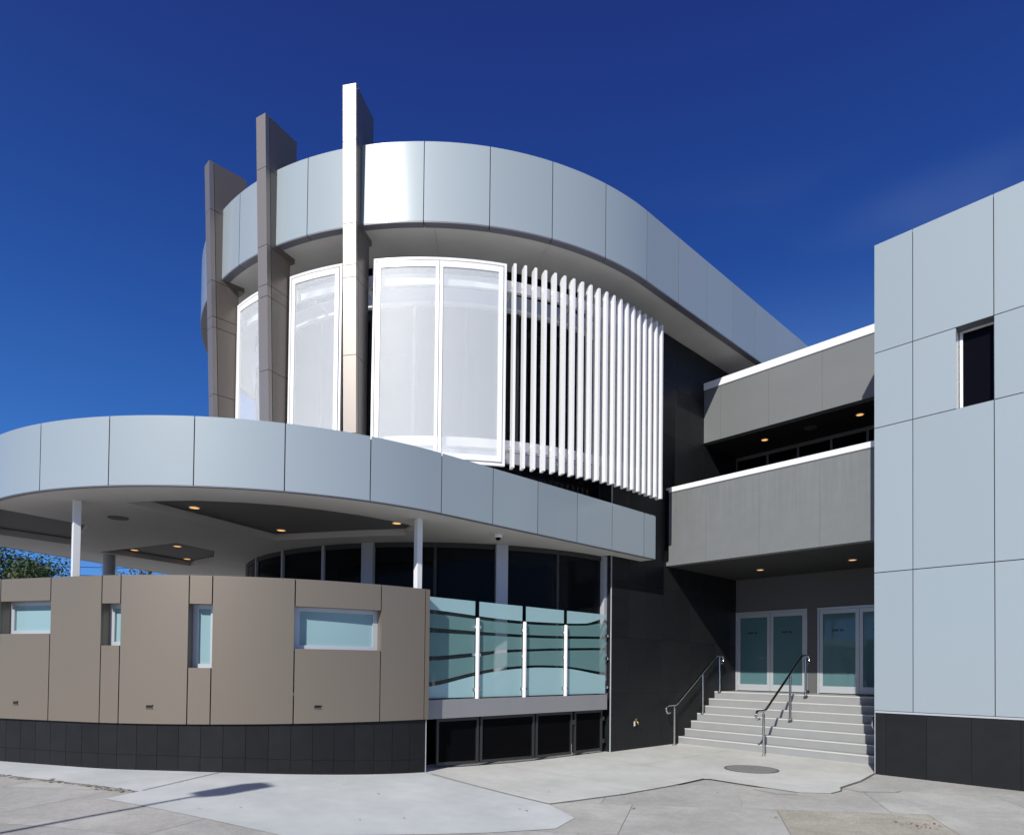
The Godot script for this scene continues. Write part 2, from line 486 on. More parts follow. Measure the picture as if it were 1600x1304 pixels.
func ground():
	var g = Mb.new()
	sheet(g, [Vector2(-300, -300), Vector2(300, -300), Vector2(300, 120), Vector2(-300, 120)], -0.012)
	structure("ground", g, M.conc_old[1])
	# the footpath slabs in view, each its own sheet
	var path = Node3D.new()
	path.name = "footpath"
	add_child(path)
	path.set_meta("kind", "structure")
	# slab joints run along the footpath (world x) and across it, turned a little
	var o = Vector2(-3.2, -5.6)
	var ux = Vector2(0.994, 0.11)
	var uz = Vector2(-0.28, 0.96)
	var k = 0
	for i in range(-4, 7):
		for j in range(-3, 5):
			var w = 1.75
			var l = 1.55
			var p = o + ux * (i * w + (0.4 if j % 2 == 0 else 0.0)) + uz * (j * l)
			var e = 0.003
			var poly = [p + ux * e + uz * e, p + ux * (w - e) + uz * e, p + ux * (w - e) + uz * (l - e), p + ux * e + uz * (l - e)]
			var mb = Mb.new()
			sheet(mb, poly, 0.0)
			part("slab", mb, M.conc_old[3 if (p.x > 1.6 and p.x < 3.6 and p.y > -8.2 and p.y < -6.6) else (i * 7 + j * 5 + 80) % 3], path)
			k += 1
	# pale new concrete poured along the curved wall
	var a = Node3D.new()
	a.name = "pavement"
	add_child(a)
	a.set_meta("kind", "structure")
	var pale = [fw(-10.75, -2.35), fw(-9.59, 0.12), fw(-9.97, 0.36), fw(-8.97, 2.53), fw(-7.15, 3.35), fw(-6.45, 3.62), fw(-5.92, 3.42), fw(-5.62, 2.72), fw(-5.70, 0.30), fw(-5.70, -1.5), fw(-8.8, -2.2), fw(-10.2, -4.6), fw(-12.9, -9.6), fw(-14.6, -9.0), fw(-12.2, -5.0)]
	var mb1 = Mb.new()
	sheet(mb1, pale, 0.006)
	part("concrete_pour", mb1, M.conc_new, a)
	var warm = [fw(-5.69, 0.30), fw(-5.61, 2.72), fw(-4.4, 2.93), fw(-3.3, 3.0), fw(-2.37, 2.98), fw(-2.30, 3.05), fw(-2.33, 3.7), fw(-2.33, 4.45), fw(-2.06, 4.76), fw(-1.75, 4.78), fw(-1.43, 4.67), fw(-0.6, 4.66), fw(0.41, 4.54), fw(1.7, 4.54), fw(1.7, -0.05), fw(-0.9, -0.3), fw(-0.9, -1.2), fw(-5.69, -1.2)]
	var mb2 = Mb.new()
	sheet(mb2, warm, 0.006)
	part("concrete_apron", mb2, M.conc_warm, a)
	var sd = Mb.new()
	var rs = RandomNumberGenerator.new()
	rs.seed = 12
	var spine = [Vector2(-10.80, -2.35), Vector2(-10.36, -1.40), Vector2(-10.0, -0.60), Vector2(-9.66, 0.10)]
	for i in 150:
		var at = rs.randf() * 2.999
		var c = spine[int(at)].lerp(spine[int(at) + 1], at - floorf(at)) + Vector2(rs.randfn(), rs.randfn()) * 0.035
		var z = rs.randf_range(0.008, 0.032)
		var blob = []
		for m in 6: blob.append(fw(c.x + cos(TAU * m / 6.0) * z * rs.randf_range(0.5, 1.3), c.y + sin(TAU * m / 6.0) * z * rs.randf_range(0.5, 1.3)))
		sheet(sd, blob, 0.0085 + 0.00002 * i)
	part("sand_drift", sd, M.sand, a).set_meta("kind", "stuff")
	# joints and cracks
	var jn = Mb.new()
	line_strip(jn, [fw(-5.61, 2.72), fw(-4.4, 2.93), fw(-3.3, 3.0), fw(-2.37, 2.98)], 0.016, 0.012)
	line_strip(jn, [fw(-9.55, 0.1), fw(-8.42, -0.72)], 0.014, 0.012)
	line_strip(jn, [fw(-5.66, 0.3), fw(-5.61, 2.72)], 0.012, 0.012)
	line_strip(jn, [fw(-2.33, 3.05), fw(-2.36, 3.6), fw(-2.36, 4.45)], 0.012, 0.012)
	line_strip(jn, [fw(-2.06, 4.78), fw(-1.75, 4.80), fw(-1.43, 4.69), fw(-0.6, 4.68), fw(0.41, 4.56)], 0.02, 0.012)
	line_strip(jn, [fw(-1.45, 4.68), fw(-1.62, 5.0), fw(-1.25, 5.35), fw(-1.05, 5.38)], 0.014, 0.012)
	line_strip(jn, [fw(-2.6, 3.9), fw(-2.72, 4.3), fw(-2.5, 4.5)], 0.014, 0.012)
	part("joint", jn, M.joint, a)
	var sj = Mb.new()
	line_strip(sj, [fw(-4.0, 0.1), fw(-3.6, 2.95)], 0.008, 0.011)
	line_strip(sj, [fw(-1.9, 0.1), fw(-1.95, 2.9)], 0.008, 0.011)
	line_strip(sj, [fw(-1.95, 1.5), fw(1.3, 1.4)], 0.008, 0.011)
	part("control_joint", sj, M.conc_old[0], a)

# ---------------------------------------------------------------- upper storey
func upper_storey():
	var t = thing("upper_storey", "curved upper storey wrapped in a deep silver panel fascia over a pale soffit", "building", Vector3(UC.x, 4.95, UC.y))
	var joints = [-11.36, -10.22, -9.08, -7.94, -6.8, -5.66, -4.52, -3.40, -2.24, -1.09, 0.05, 1.212, 2.37, 3.53, 4.68, 5.84, 6.87, 7.72, 8.70, 9.53, 10.6, 11.7, 12.8, 13.9, 15.0, 16.1, 17.2, 18.3, 19.45]
	var fa = MeshInstance3D.new()
	var back = cpanel(Mb.new(), UC, UR, -11.36, 19.45, 9.47, 10.80, 0.05, -0.0045)
	var f = part("fascia", back, M.gap, t)
	fa.free()
	for i in joints.size() - 1:
		part("panel", cpanel(Mb.new(), UC, UR, joints[i] + 0.008, joints[i + 1] - 0.007, 9.435, 10.836, 0.003), M.silvers[(i * 2) % 3], f)
		part("edge_trim", cpanel(Mb.new(), UC, UR, joints[i] + 0.008, joints[i + 1] - 0.008, 9.415, 9.435, 0.14, -0.004), M.silver_edge, f)
	# soffit boards from the fascia in to the glass line
	var sj = [-11.3, -9.0, -6.7, -4.4, -2.1, 0.2, 2.35, 4.5, 6.5, 8.6, 10.8, 13.0, 15.2, 17.4, 19.4]
	for i in sj.size() - 1:
		var mb = Mb.new()
		var k = 1 if sj[i + 1] <= 0 else 16
		for m in k:
			var q0 = pp(UC, UR, lerpf(sj[i] + 0.004, sj[i + 1] - 0.004, float(m) / k))
			var q1 = pp(UC, UR, lerpf(sj[i] + 0.004, sj[i + 1] - 0.004, float(m + 1) / k))
			var pts = []
			for q in [q0, q1]:
				for d in [0.13, 1.55]:
					var z = q[0] - q[1] * d
					pts.append(Vector3(z.x, 9.428, z.y))
			mb.quad(pts[0], pts[2], pts[3], pts[1], Vector3.DOWN)
			var up = Vector3(0, 0.03, 0)
			mb.quad(pts[0] + up, pts[2] + up, pts[3] + up, pts[1] + up, Vector3.UP)
		part("soffit_board", mb, M.soffit, t)
	var shadow = Mb.new()
	var roof = []
	for i in 90: roof.append(pp(UC, UR - 0.07, lerpf(-11.3, 19.45, i / 89.0))[0])
	roof.append(Vector2(10.4, UC.y - UR + 0.07))
	shadow.lid(roof, 9.475, Vector3.DOWN)
	shadow.lid(roof, 10.62, Vector3.UP)
	part("roof", shadow, M.charcoal, t)
	# the glazed drum below the soffit
	var w = cpanel(Mb.new(), UC, 5.03, 0, 14.0, 8.97, 9.42, 0.2)
	part("bulkhead", w, M.black, t)
	part("head_panel", cpanel(Mb.new(), UC, 5.06, sa(91.5, 5.06), 14.0, 8.69, 8.95, 0.14), M.frame, t)
	part("head_trim", cpanel(Mb.new(), UC, 5.09, sa(91.5, 5.09), 14.0, 8.62, 8.68, 0.16), M.white, t)
	part("sill_panel", cpanel(Mb.new(), UC, 5.06, sa(91.5, 5.06), 14.0, 5.66, 5.88, 0.14), M.frame, t)
	part("sill_trim", cpanel(Mb.new(), UC, 5.08, sa(91.5, 5.08), 14.0, 5.89, 5.92, 0.16), M.white, t)
	part("base_wall", cpanel(Mb.new(), UC, 5.02, 0, 14.0, 4.95, 5.65, 0.2), M.black_glass, t)
	var deg = 91.0
	while deg < 245.0:
		var s0 = sa(deg, 5.0) + 0.03
		var s1 = sa(deg + 11.5, 5.0) - 0.03
		var win = part("window", cpanel(Mb.new(), UC, 5.03, sa(deg, 5.03) - 0.025, sa(deg, 5.03) + 0.025, 5.92, 8.62, 0.10), M.dark_frame, t)
		part("pane", cpanel(Mb.new(), UC, 5.0, s0, s1, 5.92, 8.62, 0.012), M.dark_glass, win)
		deg += 11.5
	# the dark room behind the glass
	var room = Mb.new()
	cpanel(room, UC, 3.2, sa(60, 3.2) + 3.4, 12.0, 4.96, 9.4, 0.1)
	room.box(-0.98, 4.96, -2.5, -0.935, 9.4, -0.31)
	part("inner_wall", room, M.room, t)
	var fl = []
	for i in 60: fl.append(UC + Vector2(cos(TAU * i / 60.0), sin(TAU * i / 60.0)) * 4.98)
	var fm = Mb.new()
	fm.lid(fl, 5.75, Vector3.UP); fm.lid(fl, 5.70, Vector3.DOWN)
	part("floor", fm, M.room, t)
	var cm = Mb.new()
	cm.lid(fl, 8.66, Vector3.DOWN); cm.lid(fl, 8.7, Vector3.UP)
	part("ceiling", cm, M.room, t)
	# white curved rails that carry screens and blades
	for y in [[5.69, 5.855], [8.60, 8.80]]:
		part("carrier_rail", cpanel(Mb.new(), UC, 5.745, -0.9, sa(184, 5.745), y[0], y[1], 0.07), M.white, t)
	for dg in [92.0, 104.5, 117.6, 131.0, 145.0, 158.0, 171.0]:
		var q = deg_to_rad(dg)
		for y in [5.72, 8.65]:
			var mb = Mb.new()
			var r0 = UC + Vector2(cos(q), sin(q)) * 5.05
			var r1 = UC + Vector2(cos(q), sin(q)) * 5.67
			mb.tube([Vector3(r0.x, y + 0.05, r0.y), Vector3(r1.x, y + 0.05, r1.y)], 0.05, 4)
			part("bracket", mb, M.white, t)
	# far side of the block, seen by nobody, closes the volume
	var far = Mb.new()
	far.box(-0.93, 4.95, -11.4, 10.2, 9.42, -11.2)
	far.box(10.1, 0.0, -11.4, 10.3, 9.42, -0.3)
	part("rear_wall", far, M.charcoal, t)

func fins():
	var lab = ["tall metal fin nearest the camera, its narrow front flashing white in the sun", "middle of the three bronze fins standing through the silver fascia", "bronze fin furthest left, at the rounded end of the upper storey"]
	var ys = [4.95, 5.74, 7.08, 8.41, 8.62, 9.33, 10.73, 11.69]
	for i in 3:
		var w = deg_to_rad([144.6, 161.3, 178.0][i])
		var d = Vector3(cos(w), 0, sin(w))
		var e = Vector3(-sin(w), 0, cos(w)) * 0.12
		var c = Vector3(UC.x, 0, UC.y)
		var base = c + d * 6.2 + Vector3(0, 4.95, 0)
		var t = thing("facade_fin", lab[i], "fin", base, "three tall fins through the curved fascia")
		var front = func(y): return 6.25 + (y - 5.0) / 6.69 * 0.24
		for k in ys.size() - 1:
			var y0 = ys[k] + (0.005 if k > 0 else 0.0)
			var y1 = ys[k + 1] - 0.005
			var f0 = front.call(y0)
			var f1 = front.call(y1)
			var p = []
			for yy in [[y0, f0], [y1, f1]]:
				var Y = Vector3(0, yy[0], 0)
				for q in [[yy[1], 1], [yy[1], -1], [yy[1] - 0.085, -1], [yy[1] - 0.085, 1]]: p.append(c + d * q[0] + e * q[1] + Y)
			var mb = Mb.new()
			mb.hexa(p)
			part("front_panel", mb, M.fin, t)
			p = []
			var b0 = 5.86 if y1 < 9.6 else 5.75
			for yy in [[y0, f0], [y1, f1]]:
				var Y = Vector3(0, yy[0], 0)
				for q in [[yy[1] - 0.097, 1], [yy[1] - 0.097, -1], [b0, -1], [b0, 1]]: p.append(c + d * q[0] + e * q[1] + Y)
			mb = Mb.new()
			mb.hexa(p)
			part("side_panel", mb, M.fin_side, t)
		var core = Mb.new()
		var p2 = []
		for yy in [4.95, 11.64]:
			for q in [[front.call(yy) - 0.03, 1], [front.call(yy) - 0.03, -1], [5.9, -1], [5.9, 1]]: p2.append(c + d * q[0] + e * 0.86 * q[1] + Vector3(0, yy, 0))
		core.hexa(p2)
		part("core", core, M.gap, t)

func screens():
	var lab = ["wide white perforated sunscreen of two bays beside the louvre blades", "white perforated sunscreen between the white-fronted fin and the middle fin", "white perforated sunscreen at the rounded end, between the two left fins"]
	var span = [[119.05, 142.5], [148.3, 159.75], [163.6, 176.5]]
	for i in 3:
		var r = 5.9
		var s0 = sa(span[i][0], r)
		var s1 = sa(span[i][1], r)
		var q = pp(UC, r, (s0 + s1) / 2)[0]
		var t = thing("perforated_screen", lab[i], "sunscreen", Vector3(q.x, 5.33, q.y), "perforated sunscreens round the upper storey")
		var f = Mb.new()
		cpanel(f, UC, r, s0, s1, 8.955, 9.00, 0.05)
		cpanel(f, UC, r, s0, s1, 5.33, 5.375, 0.05)
		cpanel(f, UC, r, s0, s0 + 0.045, 5.375, 8.955, 0.05)
		cpanel(f, UC, r, s1 - 0.045, s1, 5.375, 8.955, 0.05)
		part("outer_frame", f, M.white, t)
		var bays = [[s0 + 0.06, (s0 + s1) / 2 - 0.005], [(s0 + s1) / 2 + 0.005, s1 - 0.06]] if i == 0 else [[s0 + 0.06, s1 - 0.06]]
		for b in bays:
			var m = Mb.new()
			cpanel(m, UC, r, b[0], b[1], 8.83, 8.935, 0.03, 0.004)
			cpanel(m, UC, r, b[0], b[1], 5.40, 5.50, 0.03, 0.004)
			var wl = 0.06 if b[0] > s0 + 0.1 else 0.085
			var wr = 0.06 if b[1] < s1 - 0.1 else 0.085
			cpanel(m, UC, r, b[0], b[0] + wl, 5.50, 8.83, 0.03, 0.004)
			cpanel(m, UC, r, b[1] - wr, b[1], 5.50, 8.83, 0.03, 0.004)
			var fr = part("inner_frame", m, M.white, t)
			var sh = Mb.new()
			var k = 16
			for j in k:
				var u0 = lerpf(b[0] + wl, b[1] - wr, float(j) / k)
				var u1 = lerpf(b[0] + wl, b[1] - wr, float(j + 1) / k)
				var A = pp(UC, r - 0.012, u0 * (r - 0.012) / r)
				var B = pp(UC, r - 0.012, u1 * (r - 0.012) / r)
				var na = Vector3(A[1].x, 0, A[1].y)
				var nb = Vector3(B[1].x, 0, B[1].y)
				sh.quad(Vector3(A[0].x, 5.50, A[0].y), Vector3(B[0].x, 5.50, B[0].y), Vector3(B[0].x, 8.83, B[0].y), Vector3(A[0].x, 8.83, A[0].y), na, nb, nb, na, Vector2(u0, 5.6), Vector2(u1, 5.6), Vector2(u1, 9.03), Vector2(u0, 9.03))
			part("perforated_sheet", sh, M.perf, fr)

func louvres():
	var t = thing("louvre_screen", "row of twenty tall white vertical louvre blades under the upper soffit", "louvre screen", Vector3(-1.5, 5.42, 0.1))
	var r = 5.91
	for i in 20:
		var s = lerpf(sa(117.55, r), -0.94, i / 19.0)
		var q = pp(UC, r, s)
		var d = Vector3(q[1].x, 0, q[1].y)
		var e = Vector3(-d.z, 0, d.x) * 0.024
		var c = Vector3(q[0].x, 0, q[0].y)
		var p = []
		for y in [5.325, 9.03]:
			for k in [[0.0, 1], [0.0, -1], [-0.155, -1], [-0.155, 1]]: p.append(c + d * k[0] + e * k[1] + Vector3(0, y, 0))
		var mb = Mb.new()
		mb.hexa(p)
		var sl = part("slat", mb, M.white, t)
		for y in [5.77, 8.70]:
			var bk = Mb.new()
			var h = []
			for yy in [y - 0.04, y + 0.04]:
				for k in [[-0.1, 1.3], [-0.1, 1.05], [-0.16, 1.05], [-0.16, 1.3]]: h.append(c + d * k[0] + e * k[1] + Vector3(0, yy, 0))
			bk.hexa(h)
			part("cleat", bk, M.white, sl)

# ---------------------------------------------------------------- the tiled side wall and the core below
func tiled_wall():
	var t = thing("tiled_wall", "tall side wall of charcoal tiles left of the entrance steps", "wall", Vector3(1.6, 0, -0.1))
	var core = Mb.new()
	core.box(-0.90, -0.05, -0.30, 10.1, 9.42, -0.016)
	part("core", core, M.grout, t)
	var tw = 0.60
	var rows = []
	var y = 0.02
	while y < 9.3:
		rows.append(y); y += 1.18
	rows.append(9.42)
	var k = 0
	for r in rows.size() - 1:
		for i in 14:
			var x0 = -0.925 + i * tw
			var x1 = x0 + tw
			if x0 > 4.3 and rows[r + 1] < 6.0: continue
			var mb = Mb.new()
			mb.box(x0 + 0.002, rows[r] + 0.002 - (0.08 if r == 0 else 0.0), -0.016, x1 - 0.002, rows[r + 1] - 0.002, 0.0)
			part("tile", mb, M.tiles[(k * 7 + r * 3) % 4], t)
			k += 1
	# left return of the wall
	for r in rows.size() - 1:
		var mb = Mb.new()
		mb.box(-0.93, rows[r] + 0.002 - (0.08 if r == 0 else 0.0), -0.30, -0.912, rows[r + 1] - 0.002, -0.022)
		part("return_tile", mb, M.tiles[r % 4], t)
	var tr = Mb.new()
	tr.box(-0.938, -0.06, -0.02, -0.926, 9.40, 0.004)
	part("corner_trim", tr, M.frame, t)

func terrace_room():
	var t = thing("terrace_bar", "ground floor bar with a curved front of dark glass behind the terrace", "building", Vector3(-3.6, 1.19, -3.0))
	# terrace floor slab and the dark undercroft
	var pts = []
	for i in 30: pts.append(pp(BC, BR - 0.3, lerpf(0.05, sa(250, BR), i / 29.0))[0])
	pts.append(Vector2(-0.95, -9.6)); pts.append(Vector2(-0.95, -0.32)); pts.append(Vector2(-5.55, -0.32))
	var fl = Mb.new()
	fl.lid(pts, 1.19, Vector3.UP); fl.lid(pts, 0.95, Vector3.DOWN)
	part("floor_slab", fl, M.paving_dark, t)
	var degs = [90.5, 104.0, 117.6, 131.6, 146.0, 157.3, 170.4, 184.1, 197.0]
	for i in degs.size() - 1:
		var win = part("window", cpanel(Mb.new(), UC, 5.13, sa(degs[i], 5.13) + 0.03, sa(degs[i + 1], 5.13) - 0.03, 3.97, CEIL - 0.002, 0.06), M.dark_frame, t)
		part("pane", cpanel(Mb.new(), UC, 5.11, sa(degs[i], 5.11) + 0.03, sa(degs[i + 1], 5.11) - 0.03, 1.30, 3.97, 0.012), M.dark_glass, win)
		part("sill", cpanel(Mb.new(), UC, 5.13, sa(degs[i], 5.13) + 0.03, sa(degs[i + 1], 5.13) - 0.03, 1.192, 1.30, 0.06), M.dark_frame, win)
	for dg in [157.3, 170.4, 184.1, 197.0]:
		part("mullion", cpanel(Mb.new(), UC, 5.16, sa(dg, 5.16) - 0.03, sa(dg, 5.16) + 0.03, 1.192, CEIL - 0.002, 0.10), M.column, t)
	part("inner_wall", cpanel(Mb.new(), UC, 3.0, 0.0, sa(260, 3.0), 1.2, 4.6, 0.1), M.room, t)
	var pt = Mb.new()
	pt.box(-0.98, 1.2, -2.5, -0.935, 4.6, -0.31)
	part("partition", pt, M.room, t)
	for dg in [104.0, 131.6]:
		part("mullion", cpanel(Mb.new(), UC, 5.125, sa(dg, 5.125) - 0.028, sa(dg, 5.125) + 0.028, 1.192, CEIL - 0.002, 0.08), M.dark_frame, t)
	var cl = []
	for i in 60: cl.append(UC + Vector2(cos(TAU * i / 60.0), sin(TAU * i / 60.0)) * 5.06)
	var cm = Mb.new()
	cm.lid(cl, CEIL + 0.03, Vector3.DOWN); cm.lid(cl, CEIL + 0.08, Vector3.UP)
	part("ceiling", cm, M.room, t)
	part("rear_wall", cpanel(Mb.new(), UC, 5.13, sa(197.0, 5.13), sa(262, 5.13), 1.192, CEIL, 0.2), M.charcoal, t)
	# columns in the glass line
	var cl2 = [[145.97, "silver-grey column in the dark glass, just left of the slim post on the bronze wall"], [117.6, "silver-grey column behind the gap between the first and second glass panels from the left"], [90.4, "slim grey column where the dark glass meets the tiled wall"]]
	for i in 3:
		var w = deg_to_rad(cl2[i][0])
		var d = Vector3(cos(w), 0, sin(w))
		var e = Vector3(-sin(w), 0, cos(w))
		var h = 0.115 if i < 2 else 0.05
		var c = Vector3(UC.x, 0, UC.y) + d * 5.13
		var o = thing("column", cl2[i][1], "column", c + Vector3(0, 1.19, 0), "columns in the glass front of the bar")
		var mb = Mb.new()
		var p = []
		for yy in [1.195, CEIL - 0.003]:
			for k in [[1, 1], [1, -1], [-1, -1], [-1, 1]]: p.append(c + (d * 0.09) * k[0] + e * h * k[1] + Vector3(0, yy, 0))
		mb.hexa(p)
		part("shaft", mb, M.column, o)
		var ft = Mb.new()
		p = []
		for yy in [1.192, 1.21]:
			for k in [[1, 1], [1, -1], [-1, -1], [-1, 1]]: p.append(c + (d * 0.12) * k[0] + e * (h + 0.03) * k[1] + Vector3(0, yy, 0))
		ft.hexa(p)
		part("base_plate", ft, M.column, o)

func canopy():
	var t = thing("terrace_canopy", "sweeping terrace canopy with a silver panel fascia and pale soffit with sunken coffers", "canopy", Vector3(-4.5, CEIL, -2.5))
	var cx = sa(185.0, LR)
	var js = [-5.637, -5.214, -4.147, -3.098, -2.051, -0.999, 0.051, 1.22, 2.38, 3.53, 4.68, 5.84, 7.0, 8.15, 9.3, 10.45, 11.6]
	var f = part("fascia", cpanel(Mb.new(), LC, LR, -5.62, 11.59, 4.10, 4.96, 0.05, -0.0045, cx), M.gap, t)
	for i in js.size() - 1:
		part("panel", cpanel(Mb.new(), LC, LR, js[i] + 0.008, js[i + 1] - 0.007, CEIL + 0.012, 5.0, 0.003, 0, cx), M.silvers[(i * 2) % 3], f)
	part("drip_edge", cpanel(Mb.new(), LC, LR, -5.63, 11.59, CEIL, CEIL + 0.010, 0.06, -0.004, cx), M.silver_edge, t)
	var e0 = pp(LC, LR, 11.6, cx)[0]
	var bk = [e0, Vector2(-8.70, -9.10), Vector2(-6.87, -9.98), Vector2(-4.5, -11.15)]
	for i in 3:
		var d = (bk[i + 1] - bk[i]).normalized()
		var q = Vector2(-d.y, d.x) * 0.03
		var mb = Mb.new()
		mb.prism([bk[i] + d * 0.005, bk[i + 1] - d * 0.005, bk[i + 1] - d * 0.005 + q, bk[i] + d * 0.005 + q], CEIL, 5.0)
		part("panel", mb, M.silver, f)
	# end return against the tiled wall
	var er = Mb.new()
	er.box(0.06, CEIL + 0.01, 0.005, 0.086, 5.0, 0.345)
	part("end_panel", er, M.silver, t)
	# soffit outline, anticlockwise in (a, b)
	var o = []
	for i in 100:
		var s = lerpf(-5.62, 11.56, i / 99.0)
		var w = pp(LC, LR, s, cx)
		o.append(w[0] - w[1] * 0.07)
	o.append(Vector2(-6.84, -9.94)); o.append(Vector2(-4.5, -11.1)); o.append(Vector2(-0.98, -11.1)); o.append(Vector2(-0.98, 0.003)); o.append(Vector2(0.06, 0.003))
	var c1 = [Vector2(-9.27, -2.4), Vector2(-8.92, -1.93), Vector2(-8.58, -1.55), Vector2(-8.03, -1.15), Vector2(-7.52, -0.89), Vector2(-7.04, -0.73), Vector2(-6.45, -0.62), Vector2(-5.76, -0.60), Vector2(-5.30, -0.68), Vector2(-5.10, -1.37), Vector2(-5.62, -2.09), Vector2(-6.54, -3.55)]
	var c2 = [Vector2(-8.64, -7.49), Vector2(-7.8, -5.22), Vector2(-6.95, -5.6), Vector2(-6.52, -7.0), Vector2(-6.69, -8.12)]
	var c3 = [Vector2(-10.60, -4.25), Vector2(-9.34, -4.65), Vector2(-9.15, -7.0), Vector2(-10.58, -6.75)]
	var outline = PackedVector2Array(o)
	var sf = Mb.new()
	var sx = -11.0
	while sx < 0.2:
		var strip = PackedVector2Array([Vector2(sx, -13), Vector2(sx + 0.3, -13), Vector2(sx + 0.3, 2), Vector2(sx, 2)])
		var pieces = Geometry2D.intersect_polygons(outline, strip)
		for h in [c1, c2, c3]:
			var left = []
			for p in pieces:
				for k in Geometry2D.clip_polygons(p, PackedVector2Array(h)): left.append(k)
			pieces = left
		for p in pieces: sf.lid(Array(p), CEIL + 0.002, Vector3.DOWN)
		sx += 0.3
	part("soffit", sf, M.soffit, t)
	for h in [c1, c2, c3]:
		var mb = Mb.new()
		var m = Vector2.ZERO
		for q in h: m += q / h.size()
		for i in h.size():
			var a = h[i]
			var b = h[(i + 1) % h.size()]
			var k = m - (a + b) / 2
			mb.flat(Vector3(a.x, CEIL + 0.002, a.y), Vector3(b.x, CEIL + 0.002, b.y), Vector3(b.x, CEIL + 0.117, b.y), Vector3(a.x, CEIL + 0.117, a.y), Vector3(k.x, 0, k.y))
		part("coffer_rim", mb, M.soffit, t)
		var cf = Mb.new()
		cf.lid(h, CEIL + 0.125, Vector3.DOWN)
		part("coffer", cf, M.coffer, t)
	var lid = Mb.new()
	lid.lid(Array(outline), 4.90, Vector3.UP)
	lid.lid(Array(outline), CEIL + 0.2, Vector3.DOWN)
	part("roof", lid, M.membrane, t)

func downlight(a, y, b, label):
	var t = thing("downlight", label, "ceiling light", Vector3(a, y, b), "warm round downlights in the soffits")
	var rim = Mb.new()
	rim.lathe(Vector3(a, y, b), [[0.085, 0.0], [0.085, -0.012], [0.07, -0.012], [0.068, 0.0]])
	part("rim", rim, M.white, t)
	var d = Mb.new()
	var q = []
	for i in 24: q.append(Vector2(a, b) + Vector2(cos(TAU * i / 24.0), sin(TAU * i / 24.0)) * 0.069)
	d.lid(q, y - 0.009, Vector3.DOWN); d.lid(q, y - 0.005, Vector3.UP)
	part("diffuser", d, M.lamp, t)
	var l = SpotLight3D.new()
	l.name = "lamp_light"
	l.light_color = Color(1.0, 0.8, 0.55)
	l.light_energy = 0.12
	l.light_size = 0.06
	l.spot_range = 8.0
	l.spot_attenuation = 2.0
	l.spot_angle = 55.0
	l.shadow_enabled = true
	t.add_child(l)
	l.position = Vector3(0, -0.02, 0)
	l.rotation.x = -PI / 2

func ceiling_speaker(a, y, b, r, m, label):
	var t = thing("ceiling_speaker", label, "speaker", Vector3(a, y, b), "round ceiling speakers")
	var mb = Mb.new()
	mb.lathe(Vector3(a, y, b), [[r, 0.0], [r, -0.008], [r - 0.012, -0.011], [0.0, -0.009]])
	part("grille", mb, m, t)

func ceiling_fittings():
	var y = CEIL + 0.125
	downlight(-8.29, y, -2.5, "downlight in the large coffer, leftmost, above the narrow upright window")
	downlight(-6.61, y, -3.14, "downlight in the large coffer at its rear corner")
	downlight(-5.44, y, -1.12, "downlight in the large coffer, beside the right-hand slim white post")
	downlight(-8.02, y, -7.45, "downlight in the small dark coffer, leftmost of its three")
	downlight(-7.49, y, -6.27, "downlight in the small dark coffer, the nearest and highest of its three")
	downlight(-6.84, y, -7.85, "downlight in the small dark coffer, the rearmost of its three")
	downlight(3.43, 7.298, 3.31, "downlight under the upper parapet, next to the right-hand wing")
	downlight(3.45, 7.298, 1.17, "downlight under the upper parapet, towards the tiled wall")
	downlight(2.95, 4.078, 1.31, "downlight over the steps, in front of the left double door")
	downlight(2.97, 4.078, 3.32, "downlight over the steps, nearer the right-hand wing")
	ceiling_speaker(-9.11, CEIL, -3.61, 0.15, M.charcoal, "dark round speaker in the soffit behind the left slim post")
	ceiling_speaker(3.46, 7.298, 2.25, 0.14, M.charcoal, "round speaker in the black ceiling between the two upper downlights")
	var t = thing("security_camera", "small dome security camera under the canopy soffit near the middle column", "camera", Vector3(-3.97, CEIL, -0.14))
	var h = Mb.new()
	h.lathe(Vector3(-3.97, CEIL, -0.14), [[0.0, -0.055], [0.055, -0.055], [0.075, -0.035], [0.075, 0.0]])
	part("housing", h, M.white, t)
	var dm = Mb.new()
	dm.lathe(Vector3(-3.97, CEIL - 0.055, -0.14), [[0.0, -0.05], [0.022, -0.046], [0.04, -0.03], [0.048, -0.01], [0.048, 0.0]])
	part("dome", dm, M.black_glass, t)

func posts():
	var ps = [[-9.79, -2.80, "slim white post at the left, rising from behind the bronze wall to the soffit"], [-5.63, -0.19, "slim white post near the right end of the bronze wall, upper part in shade"]]
	for p in ps:
		var t = thing("canopy_post", p[2], "post", Vector3(p[0], 1.19, p[1]), "slim white posts under the canopy")
		var mb = Mb.new()
		mb.bevel(p[0] - 0.05, 1.195, p[1] - 0.05, p[0] + 0.05, CEIL, p[1] + 0.05, 0.006)
		part("shaft", mb, M.post, t)
		var pl = Mb.new()
		pl.box(p[0] - 0.09, 1.192, p[1] - 0.09, p[0] + 0.09, 1.205, p[1] + 0.09)
		part("base_plate", pl, M.post, t)
	var t2 = thing("canopy_post", "dark round column at the rear of the terrace, seen against the sky", "post", Vector3(-8.41, 1.19, -7.86))
	var c = Mb.new()
	c.lathe(Vector3(-8.41, 0, -7.86), [[0.12, 1.19], [0.12, CEIL]])
	part("shaft", c, M.column, t2)

